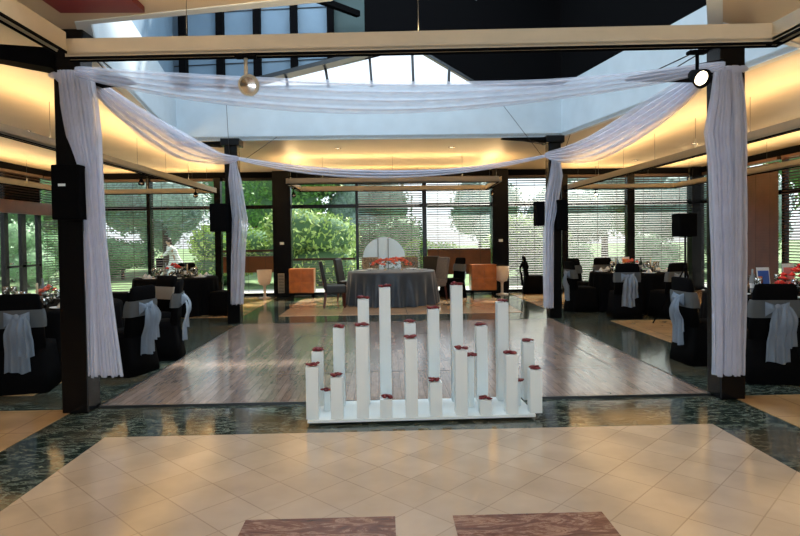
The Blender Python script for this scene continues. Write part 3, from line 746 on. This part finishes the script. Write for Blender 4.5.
chair('sashw', -3.35, 8.75, (-.6, -1), 'black covered chair with cream sash beyond the left front table')
chair('sashg', -5.35, 8.2, (1, -.6), 'black covered chair on the far left side of the left front table')
chair('sashw', -5.42, 12.25, (1, .2), 'black covered chair at the left side of the left rear table')
chair('sash', -3.27, 12.35, (-1, .2), 'black covered chair at the right side of the left rear table, near the pillar')
chair('sashg', -4.6, 13.9, (.1, -1), 'black covered chair beyond the left rear table')
chair('sash', 1.72, 15.15, (-1, -.5), 'covered chair with white bow right of the central grey table')
c0 = list(C.objects)

# upholstered dining chairs round the central table
def dining_chair(upm, outm):
    r = empty('dining_chair'); tag(r, '', 'chair')
    MB().bbox(-.23, .23, -.22, .24, .32, .49, .03).build('seat', upm, r)
    b = MB(); T_ = Matrix.Translation((0, -.2, .4)) @ Matrix.Rotation(math.radians(10), 4, 'X'); b.bbox(-.22, .22, -.045, .03, 0, .64, .022, T_); b.build('backrest', outm, r)
    for sx in (-1, 1):
        MB().tube([(sx * .19, .2, .39), (sx * .19, .2, 0)], .02, 4, taper=[.027, .018], smooth=False).build('leg', M['redwood'], r)
        MB().tube([(sx * .19, -.19, .39), (sx * .19, -.25, 0)], .02, 4, taper=[.027, .018], smooth=False).build('leg', M['redwood'], r)
    return r
DC = {'l': Kind(dining_chair(M['leather'], M['leather'])), 'p': Kind(dining_chair(M['greyup'], M['pattern'])), 'g': Kind(dining_chair(M['greyup'], M['greyup']))}
def dchair(k, x, y, face, label): return DC[k].put((x, y, .002), math.atan2(face[1], face[0]) - PI / 2, label, 'upholstered chairs at the central table')
dchair('l', -1.1, 13.35, (1, .15), 'black leather dining chair left of the central table, nearer the dance floor')
dchair('l', -.85, 14.7, (1, -.3), 'black leather dining chair left of the central table, nearer the windows')
dchair('p', -.3, 15.3, (.2, -1), 'patterned grey chair beyond the central table, left of the red flowers')
dchair('p', .60, 15.3, (-.2, -1), 'patterned grey chair beyond the central table, right of the red flowers')
dchair('l', 1.12, 15.6, (-.5, -1), 'black leather chair at the far right edge of the central table')
dchair('g', 1.22, 14.75, (-1, -.6), 'plain grey upholstered chair right of the central table')

# ------------------------------------------------------------------ tables
def table(key, R, cm, label, clabel, H=.755, nf=26, amp=.022):
    x, y = T[key]; r = empty('round_table', (x, y, 0)); tag(r, label, 'table')
    MB().lathe([(.001, H - .035), (R - .01, H - .035), (R, H - .028), (R, H - .008), (R - .01, H - .004), (.001, H - .004)], 48).build('tabletop', M['bark'], r)
    for k in range(4):
        a = k * PI / 2 + PI / 4; MB().tube([(.45 * math.cos(a), .45 * math.sin(a), H - .04), (.55 * math.cos(a), .55 * math.sin(a), .01)], .018, 8).build('leg', M['steel'], r)
    ph = random.random() * 6
    def fold(t, z):
        k = max(0, (H - .02 - z) / H); return k * (.05 + amp * 2 * math.sin(nf * t + ph + math.sin(3 * t)) + amp * math.sin(nf * .5 * t + 1))
    b = MB().lathe([(.001, H + .003), (R * .6, H + .003), (R, H + .003), (R + .012, H - .004), (R + .018, H - .03), (R + .02, H - .12), (R + .02, H - .3), (R + .02, .3), (R + .02, .1), (R + .02, .012)], 208, fold=fold)
    c = b.build('tablecloth', cm); c.location = (x, y, 0); tag(c, clabel, 'tablecloth', 'floor-length tablecloths')
table('T1', 1.0, M['satin'], 'round banquet table under the slate grey cloth, centre rear', 'slate grey satin cloth hanging in folds on the central round table', nf=24, amp=.03)
table('T2', .84, M['cloth'], 'round banquet table under a black cloth, right rear', 'black cloth on the right rear table, behind two bow-backed chairs')
table('T3', .95, M['cloth'], 'round banquet table under a black cloth, at the right edge of the hall', 'black cloth on the front right table at the picture edge')
table('T4', .95, M['cloth'], 'round banquet table under a black cloth, left of the front left pillar', 'black cloth on the front left table beside the pillar')
table('T5', .82, M['cloth'], 'round banquet table under a black cloth, left rear before the garden windows', 'black cloth on the left rear table before the person in white')

# tableware
def proto(name, parts, cat):
    if len(parts) == 1:
        o = parts[0][0].build(name, parts[0][1]); tag(o, '', cat); return o
    r = empty(name); tag(r, '', cat)
    for b, m, pn in parts: b.build(pn, m, r)
    return r
wg = MB().lathe([(.034, 0), (.033, .003), (.006, .008), (.004, .03), (.004, .09), (.02, .105), (.036, .135), (.038, .16), (.031, .205), (.029, .205), (.036, .16), (.034, .137), (.018, .11), (.001, .1)], 16)
tg = MB().lathe([(.028, 0), (.033, .002), (.036, .11), (.034, .11), (.031, .01), (.001, .008)], 16)
K_wine = Kind(proto('wine_glass', [(wg, M['glassw'])], 'glass'))
K_tumb = Kind(proto('tumbler', [(tg, M['glassw'])], 'glass'))
K_plate = Kind(proto('dinner_plate', [(MB().lathe([(.001, .004), (.09, .004), (.135, .016), (.137, .018), (.13, .016), (.09, .009), (.001, .009)], 28), M['white'])], 'plate'))
nb = MB()
nb.lathe([(.055, 0), (.05, .02), (.03, .05), (.01, .075), (.001, .08)], 12, fold=lambda t, z: .008 * math.sin(5 * t))
K_nap = Kind(proto('folded_napkin', [(nb, M['linen'])], 'napkin'))
bt = MB().lathe([(.001, 0), (.036, 0), (.037, .01), (.037, .17), (.03, .2), (.014, .225), (.013, .29), (.015, .295), (.001, .3)], 16)
K_bot = Kind(proto('wine_bottle', [(bt, M['wine'], 'bottle_body'), (MB().lathe([(.0378, .05), (.0378, .13)], 16), M['whitesh'], 'bottle_label')], 'bottle'))
K_wat = Kind(proto('water_bottle', [(bt, M['water'], 'bottle_body'), (MB().lathe([(.0378, .06), (.0378, .12)], 16), M['whitesh'], 'bottle_label')], 'bottle'))
def candle_p():
    return proto('candle', [(MB().lathe([(.045, 0), (.04, .01), (.012, .02), (.012, .1), (.03, .11), (.03, .118), (.001, .118)], 16), M['chrome'], 'candlestick'),
                            (MB().lathe([(.001, .118), (.012, .118), (.011, .28), (.001, .283)], 12), M['candle'], 'wax')], 'candle')
K_can = Kind(candle_p())
def flowers(name, R_, H_, m, seed, n=26, vase=True, flat=False):
    random.seed(seed); r = empty(name); tag(r, '', 'flowers')
    if vase: MB().lathe([(.001, 0), (.06, 0), (.07, .03), (.05, .09), (.075, .12), (.07, .12), (.045, .09), (.001, .08)], 20).build('bowl', M['glassw'], r)
    fb = MB(); lb = MB()
    for k in range(n):
        a = random.random() * 2 * PI; q = math.sqrt(random.random()) * R_; z = H_ * (.4 + .6 * math.sqrt(max(0, 1 - (q / R_) ** 2)) * random.uniform(.7, 1))
        px, py = q * math.cos(a), q * math.sin(a) * (.6 if flat else 1)
        for j in range(5):
            t = j * 2 * PI / 5 + a; s = random.uniform(.018, .03)
            fb.blob((px + s * .8 * math.cos(t), py + s * .8 * math.sin(t), z), s, 1, (1, 1, .6), .3)
        fb.blob((px, py, z + .012), .02, 1, (1, 1, 1), .3)
    for k in range(n * 3):
        a = random.random() * 2 * PI; q = random.random() * R_ * 1.12; z = H_ * random.uniform(.12, .75)
        px, py = q * math.cos(a), q * math.sin(a) * (.6 if flat else 1); s = random.uniform(.04, .08); t = random.random() * 6
        u = Vector((math.cos(t), math.sin(t), random.uniform(-.3, .6))) * s; v = Vector((-math.sin(t), math.cos(t), random.uniform(-.2, .2))) * s * .35
        p = Vector((px, py, z)); lb.add([p, p + u * .5 + v, p + u, p + u * .5 - v], [(0, 1, 2, 3)])
    fb.build('blossoms', m, r); lb.build('leaves', M['leaf'], r, recalc=False); return r
ZT = .76
def setting(key, R, n, word, a0=0, bottles=3):
    x, y = T[key]; grp = 'tableware on the ' + word
    for k in range(n):
        a = a0 + 2 * PI * k / n; c, s = math.cos(a), math.sin(a)
        side = ('right', 'far right', 'far', 'far left', 'left', 'near left', 'near', 'near right')[int(round((a % (2 * PI)) / (PI / 4))) % 8]
        K_plate.put((x + (R - .2) * c, y + (R - .2) * s, ZT), 0, 'white dinner plate on the %s side of the %s' % (side, word), 'plates on the ' + word)
        K_nap.put((x + (R - .2) * c, y + (R - .2) * s, ZT + .009), a, 'small folded white napkin on the %s side of the %s' % (side, word), 'napkins on the ' + word)
        for j, dd in enumerate((.1, -.03)):
            aa = a + dd + .12; rr = R - .38 - .05 * j
            K_wine.put((x + rr * math.cos(aa), y + rr * math.sin(aa), ZT), 0, '%s clear wine glass on the %s side of the %s' % (('outer', 'inner')[j], side, word), 'wine glasses on the ' + word)
        K_tumb.put((x + (R - .42) * math.cos(a - .22), y + (R - .42) * math.sin(a - .22), ZT), 0, 'clear tumbler on the %s side of the %s' % (side, word), 'tumblers on the ' + word)
W = dict(T1='central grey table', T2='right rear black table', T3='front right black table', T4='front left black table', T5='left rear black table')
setting('T2', .84, 7, W['T2'], .3); setting('T3', .95, 8, W['T3'], .2); setting('T4', .95, 8, W['T4'], .1); setting('T5', .82, 7, W['T5'], .5)
x, y = T['T1']
for k, (dx, dy, side) in enumerate(((-.68, -.1, 'left'), (-.45, .6, 'far left'), (.5, .6, 'far right'), (.72, .1, 'right'))):
    K_plate.put((x + dx, y + dy, ZT), 0, 'white dinner plate on the %s side of the central grey table' % side, 'plates on the central grey table')
    K_wine.put((x + dx * .72, y + dy * .7, ZT), 0, 'clear wine glass on the %s side of the central grey table' % side, 'wine glasses on the central grey table')
f = flowers('flower_centrepiece', .46, .33, M['pinkp'], 3, 60, vase=False, flat=True); f.location = (x, y - .35, ZT); f['label'] = 'long low centrepiece of coral red flowers on the central grey table'
FLW = [('T2', 0, .05, M['pinkp'], .13, .26), ('T3', -.02, -.1, M['petal2'], .14, .3), ('T4', .1, .1, M['pinkp'], .12, .22), ('T5', -.05, 0, M['petal2'], .15, .3)]
for i, (k, dx, dy, m, R_, H_) in enumerate(FLW):
    f = flowers('flower_centrepiece', R_, H_, m, 10 + i, 10); f.location = (T[k][0] + dx, T[k][1] + dy, ZT); f['label'] = 'small red flower centrepiece in a bowl on the ' + W[k]
f = flowers('flower_centrepiece', .16, .42, M['petal2'], 31, 9); f.location = (5.42, 7.5, ZT); f['label'] = 'taller bright red flower arrangement at the right edge on the front right table'
f = flowers('flower_centrepiece', .1, .2, M['petal2'], 32, 6); f.location = (4.62, 6.9, ZT); f['label'] = 'low red flowers at the left side of the front right table'
for k, dx, dy, kind in (('T2', .2, .1, 'b'), ('T2', -.28, .12, 'w'), ('T3', -.1, -.42, 'w'), ('T3', .12, -.35, 'b'), ('T3', -.4, .1, 'w'), ('T4', .35, 0, 'b'), ('T4', -.1, .35, 'w'), ('T5', .15, .15, 'b'), ('T5', -.25, .1, 'w')):
    (K_bot if kind == 'b' else K_wat).put((T[k][0] + dx, T[k][1] + dy, ZT), random.random(), ('dark green wine bottle on the ' if kind == 'b' else 'clear water bottle standing on the ') + W[k] + (' beside the chair backs' if (dx, dy) == (-.4, .1) else ''), 'bottles on the tables')
for k, dx, dy in (('T2', .32, -.1), ('T2', -.4, -.1), ('T5', .3, -.2), ('T4', .2, -.3), ('T1', -.15, .25), ('T1', .25, .25)):
    K_can.put((T[k][0] + dx, T[k][1] + dy, ZT), 0, 'slim ivory candle in a metal holder on the %s, %s' % (W[k], 'left of centre' if dx < 0 else 'right of centre'), 'candles on the tables')
def card(x, y, z, w_, h_, m1, m2, label, rz=0):
    r = empty('table_card', (x, y, z), rz); tag(r, label, 'card')
    tl = Matrix.Rotation(-.15, 4, 'X')
    MB().box(-w_ / 2, w_ / 2, 0, .006, 0, h_, tl).build('board', M['whitesh'], r)
    MB().box(-w_ / 2 + .012, w_ / 2 - .012, -.003, -.0005, .012, h_ * .85, tl).build('picture', m1, r)
    if m2: MB().box(-w_ / 2 + .012, -w_ * .1, -.005, -.0032, .012, h_ * .6, tl).build('accent', m2, r)
    MB().box(-.02, .02, .0, .1, 0, .004).build('foot', M['whitesh'], r)
    return r
card(5.02, 7.78, ZT, .17, .3, M['cardb'], M['cardo'], 'upright blue and orange picture card on the front right table')
card(5.42, 7.86, ZT, .16, .34, M['cardp'], None, 'upright pink card at the right edge on the front right table')
card(5.08, 12.45, ZT, .16, .3, M['cardo'], M['candle'], 'upright orange-brown card behind the flowers on the right rear table')

# ------------------------------------------------------------------ cabinets, lamps, screen
def cabinet(x0, x1, y0, y1, z1, label, dg=2):
    r = empty('sideboard_cabinet', ((x0 + x1) / 2, (y0 + y1) / 2, 0)); tag(r, label, 'cabinet', 'orange wood cabinets at the rear wall')
    w_, d_ = (x1 - x0) / 2, (y1 - y0) / 2
    MB().bbox(-w_, w_, -d_ + .02, d_, .13, z1, .006).build('body', M['orange'], r)
    for i in (0, 1):
        a = -w_ + .01 + i * w_; 
        for j in (0, 1):
            h0 = .15 + j * (z1 - .16) / 2
            dr = MB().bbox(a, a + w_ - .015, -d_, -d_ + .018, h0, h0 + (z1 - .16) / 2 - .018, .004).build('door', M['orange'], r)
            MB().blob((a + (w_ - .04 if i == 0 else .03), -d_ - .008, h0 + .16), .009, 1).build('knob', M['chrome'], dr)
    for sx in (-1, 1):
        for sy in (-1, 1): MB().tube([(sx * (w_ - .05), sy * (d_ - .06), .135), (sx * (w_ - .05), sy * (d_ - .06), 0)], .02, 4, smooth=False).build('leg', M['blackm'], r)
cabinet(-2.46, -1.82, 15.5, 15.95, .76, 'orange cherry wood cabinet beside the left wall pillar')
cabinet(2.26, 2.92, 15.5, 15.95, .80, 'orange cherry wood cabinet beside the right wall pillar')
def goblet(x, y, label):
    r = empty('floor_lamp', (x, y, 0)); tag(r, label, 'floor lamp', 'cream goblet-shaped floor lamps')
    MB().lathe([(.001, 0), (.16, 0), (.16, .015), (.05, .035), (.035, .06)], 28).build('base', M['planter'], r)
    MB().lathe([(.035, .06), (.035, .3), (.05, .33)], 20).build('stem', M['planter'], r)
    MB().lathe([(.05, .33), (.13, .36), (.17, .46), (.195, .74), (.185, .74), (.16, .47), (.001, .45)], 28).build('shade', M['planter'], r)
goblet(-3.12, 15.7, 'cream goblet-shaped floor lamp left of the left wall pillar')
goblet(3.1, 15.72, 'cream goblet-shaped floor lamp right of the right orange cabinet')
r = MB().bbox(-2.83, -2.66, 16.02, 16.049, .1, .62, .005).build('wall_vent', M['trough']); tag(r, 'narrow beige vent panel low on the left wall pillar', 'vent')
b = MB()
for k in range(12): b.box(-2.815, -2.675, 16.012, 16.02, .13 + k * .04, .145 + k * .04)
b.build('louvre', M['steel'], r)
for x, z, lb in ((-2.71, 1.42, 'left'), (3.14, 1.42, 'right')):
    s = MB().bbox(x - .055, x + .055, 16.03, 16.049, z - .035, z + .035, .004).build('light_switch', M['white']); tag(s, 'small white switch plate on the %s wall pillar' % lb, 'switch')
r = empty('arched_screen', (.0, 15.95, 0)); tag(r, 'pale round-topped screen with two dark seams, behind the central table', 'screen')
def archpiece(x0, x1, nm):
    pts = []; R_ = .57; zc = .98; N = 14
    for k in range(N + 1):
        x = x0 + (x1 - x0) * k / N; pts.append((x, zc + math.sqrt(max(0, R_ * R_ - x * x))))
    vs = [(x0, 0, .02)] + [(x, 0, z) for x, z in pts] + [(x1, 0, .02)]; k = len(vs); vs2 = [(a, .03, c) for a, b_, c in vs]
    MB().add(vs + vs2, [tuple(range(k)), tuple(range(2 * k - 1, k - 1, -1))] + [(i, i + k, (i + 1) % k + k, (i + 1) % k) for i in range(k)]).build(nm, M['screen'], r)
archpiece(-.57, -.165, 'panel'); archpiece(-.15, .105, 'panel'); archpiece(.12, .57, 'panel')
MB().box(-.165, -.15, .005, .025, .02, 1.52).build('seam', M['steel'], r); MB().box(.105, .12, .005, .025, .02, 1.52).build('seam', M['steel'], r)
MB().box(-.4, .4, -.1, .13, 0, .02).build('foot', M['white'], r)

# ------------------------------------------------------------------ the garden outside
b = MB().box(-60, 60, WY + .1, 19.2, -.2, -.06).box(-60, XL - .15, -10, WY + .1, -.2, -.06).box(XR + .15, 60, -10, WY + .1, -.2, -.06); struct(b.build('terrace', M['pave']))
def lawn_h(x, y): return -.1 + .012 * max(0, y - 24)
b = MB().grid(lambda u, v: (-60 + 120 * u, 19.2 + 60 * v, lawn_h(0, 19.2 + 60 * v)), 6, 24); struct(b.build('lawn', M['grass'], recalc=False))
def foliage(R_, n, seed, leaf=.13, sq=(1, 1, 1)):
    random.seed(seed); b = MB(); lobes = [(Vector((random.uniform(-.5, .5), random.uniform(-.5, .5), random.uniform(-.35, .55))), random.uniform(.38, .6)) for _ in range(9)]
    for k in range(n):
        c, rr = random.choice(lobes); d = Vector((random.gauss(0, 1), random.gauss(0, 1), random.gauss(0, 1))).normalized()
        p = (c + d * rr * random.uniform(.75, 1.05)) * R_; p = Vector((p.x * sq[0], p.y * sq[1], p.z * sq[2]))
        u = Vector((random.gauss(0, 1), random.gauss(0, 1), random.gauss(0, 1))).normalized(); v = u.orthogonal().normalized()
        s = leaf * random.uniform(.6, 1.3); b.add([p - u * s, p - v * s * .5, p + u * s, p + v * s * .5], [(0, 1, 2, 3)])
    return b
def core(R_, seed, sq):
    random.seed(seed); lobes = [(Vector((random.uniform(-.5, .5), random.uniform(-.5, .5), random.uniform(-.35, .55))), random.uniform(.38, .6)) for _ in range(9)]
    b = MB()
    for c, rr in lobes: b.blob((c.x * R_ * sq[0], c.y * R_ * sq[1], c.z * R_ * sq[2]), R_ * rr * .82, 2, sq, .1)
    return b
def tree(i, R_, trunk, m, sq):
    r = empty('tree' if trunk else 'shrub'); tag(r, '', 'tree' if trunk else 'shrub')
    zc = trunk + R_ * .75 * sq[2]
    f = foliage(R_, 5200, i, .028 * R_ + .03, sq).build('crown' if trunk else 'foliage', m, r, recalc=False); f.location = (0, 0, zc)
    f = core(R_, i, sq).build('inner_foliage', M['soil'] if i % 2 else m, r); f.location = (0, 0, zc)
    if trunk: MB().tube([(0, 0, -.1), (.1, 0, trunk * .6), (0, .05, zc)], .2, 8, taper=[.22, .16, .08]).build('trunk', M['bark'], r)
    else: MB().tube([(0, 0, -.1), (0, 0, zc)], .08, 6).build('stem', M['bark'], r)
    return Kind(r)
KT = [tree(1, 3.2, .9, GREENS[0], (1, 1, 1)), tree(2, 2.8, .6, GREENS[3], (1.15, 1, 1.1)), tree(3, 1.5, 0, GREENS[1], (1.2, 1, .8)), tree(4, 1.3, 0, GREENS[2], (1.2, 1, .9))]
GA = [(0, -15.5, 27.5, 1.0, 'broad dark green tree seen through the far left rear bay'), (1, -10.8, 30, 1.15, 'mid green tree behind the person in white'), (0, -5.3, 31, 1.1, 'tall green tree seen above the left goblet-shaped lamp'),
      (1, -.9, 33, 1.0, 'tall green tree seen behind the shrubs above the left orange cabinet'),
      (2, -5.6, 22.6, 1.1, 'bright yellow-green shrub seen left of the left wall pillar'), (2, -2.7, 22.2, 1.35, 'bright yellow-green shrub seen above the left orange cabinet'), (3, -13.2, 22.5, 1.2, 'dark green shrub beyond the far left rear bay'),
      (3, -.1, 26.5, 1.25, 'dark shrub behind the round screen'), (1, 6.0, 37, 1.0, 'distant pale green tree seen above the right orange cabinet'), (2, 1.9, 24.0, .75, 'low yellow-green shrub above the right orange cabinet'),
      (2, 5.3, 22.6, 1.15, 'yellow-green shrub seen behind the lone black chair'), (1, 11.2, 30, 1.15, 'grey-green tree behind the right rear table'), (1, 8.0, 25.5, .75, 'low pale shrub behind the right rear table'),
      (1, 13.2, 25.6, .8, 'low pale tree seen beside the black speaker on its stand'),
      (1, 18.5, 31.5, 1.0, 'broad tree at the right end of the rear glass wall'), (0, -22, 27, 1.0, 'dark green tree beyond the garden doors'), (3, -16.5, 23.5, 1.2, 'green shrub seen through the garden doors'), (2, -14.5, 10.0, 1.2, 'yellow-green shrub outside the left side wall'),
      (1, 17, 14, 1.1, 'tree outside the right side wall'), (0, -30, 36, 1.3, 'large tree at the far left of the garden'), (3, 9.6, 21.6, .85, 'low dark shrub just behind the right rear blinds'), (3, 6.7, 22.0, .7, 'small dark shrub behind the left half of the right rear table'),
      (3, 13.6, 22.0, .95, 'dark shrub at the right end of the rear lawn'), (3, -15.5, 25.5, 1.2, 'dark green shrub on the lawn seen beside the front left pillar'), (3, -11.2, 26.0, .9, 'green shrub on the lawn left of the person in white'), (0, 25, 33, 1.3, 'large tree at the far right of the garden'),
      (1, -17.8, 37, 1.2, 'tall tree of the far row at the left of the garden'), (0, -8.4, 40, 1.35, 'tall tree of the far row beyond the person in white'), (0, 17.5, 40, 1.3, 'tall tree of the far row at the right of the garden')]
for i, (k, x, y, s, lb) in enumerate(GA):
    KT[k].put((x, y, lawn_h(x, y) if y > 19 else -.06), i * 1.3, lb, 'trees and shrubs in the garden', (s, s, s))

# the person in white outside: bent slightly forward in a long dress
PX, PY = -8.15, 23.6
pr = empty('person', (PX, PY, lawn_h(0, PY)), math.radians(15)); tag(pr, 'person in a white dress with dark hair, standing bent forward in the garden', 'person')
def skin_mesh(name, verts, edges, radii, m, parent, root=0, sub=2):
    me = bpy.data.meshes.new(name); me.from_pydata(verts, edges, []); o = bpy.data.objects.new(name, me); C.objects.link(o); o.parent = parent
    md = o.modifiers.new('s', 'SKIN'); md.use_smooth_shade = True
    for i, v in enumerate(me.skin_vertices[0].data): v.radius = radii[i] if isinstance(radii[i], tuple) else (radii[i], radii[i]); v.use_root = (i == root)
    md2 = o.modifiers.new('u', 'SUBSURF'); md2.levels = sub; md2.render_levels = sub
    me.materials.append(m); return o
V = [(0, 0, .95), (-.05, 0, 1.15), (-.14, 0, 1.36), (-.2, 0, 1.47), (-.24, 0, 1.6), (-.25, 0, 1.66),
     (-.13, -.17, 1.36), (-.3, -.22, 1.15), (-.45, -.16, 1.05), (-.52, -.14, 1.02), (-.13, .17, 1.36), (-.3, .2, 1.14), (-.46, .12, 1.07), (-.53, .1, 1.05),
     (.0, -.1, .85), (-.03, -.1, .48), (.02, -.1, .06), (-.1, -.1, .03), (.0, .1, .85), (.03, .1, .48), (.08, .1, .06), (-.04, .1, .03)]
E_ = [(0, 1), (1, 2), (2, 3), (3, 4), (4, 5), (2, 6), (6, 7), (7, 8), (8, 9), (2, 10), (10, 11), (11, 12), (12, 13), (0, 14), (14, 15), (15, 16), (16, 17), (0, 18), (18, 19), (19, 20), (20, 21)]
Rr = [.14, .12, .13, .055, .1, .09, .06, .042, .03, .025, .06, .042, .03, .025, .09, .06, .04, .035, .09, .06, .04, .035]
skin_mesh('body', V, E_, Rr, M['skin'], pr)
b = MB().blob((-.205, 0, 1.655), .108, 2, (1, .95, 1.0)).blob((-.13, 0, 1.56), .06, 2); b.build('hair', M['hair'], pr)
skin_mesh('sleeves', [(-.13, 0, 1.38), (-.13, -.17, 1.36), (-.3, -.22, 1.15), (-.43, -.17, 1.06), (-.13, .17, 1.36), (-.3, .2, 1.14), (-.44, .13, 1.08)], [(0, 1), (1, 2), (2, 3), (0, 4), (4, 5), (5, 6)], [.1, .085, .065, .05, .085, .065, .05], M['whitesh'], pr)
b = MB()
def dress(u, v):
    a = u * 2 * PI; secs = [(1.45, -.17, .12), (1.3, -.11, .19), (1.08, -.03, .17), (.9, .02, .21), (.5, .12, .42), (.02, .3, .75)]
    t = v * 5; i = min(4, int(t)); f = t - i; z, cxx, rr = [secs[i][k] * (1 - f) + secs[i + 1][k] * f for k in range(3)]
    rr *= 1 + .08 * v * math.sin(9 * a); return (cxx + rr * math.cos(a) * (1.3 if v > .7 else 1), rr * .8 * math.sin(a), z)
b.grid(dress, 48, 20); b.build('dress', M['whitesh'], pr)
MB().grid(lambda u, v: (.5 + 1.5 * u, (v - .5) * (.8 - .2 * u), .38 * (1 - u) ** 1.2 + .05 + .03 * math.sin(v * 14)), 16, 16).build('train', M['whitesh'], pr)
hb = MB().bbox(-.68, -.42, -.12, .12, .62, .98, .04).tube([(-.6, 0, .97), (-.55, 0, 1.08), (-.48, 0, .97)], .012, 6).build('handbag', M['blackm']); hb.location = pr.location; hb.rotation_euler = pr.rotation_euler
tag(hb, 'dark bag held in front of the person in white outside', 'bag')
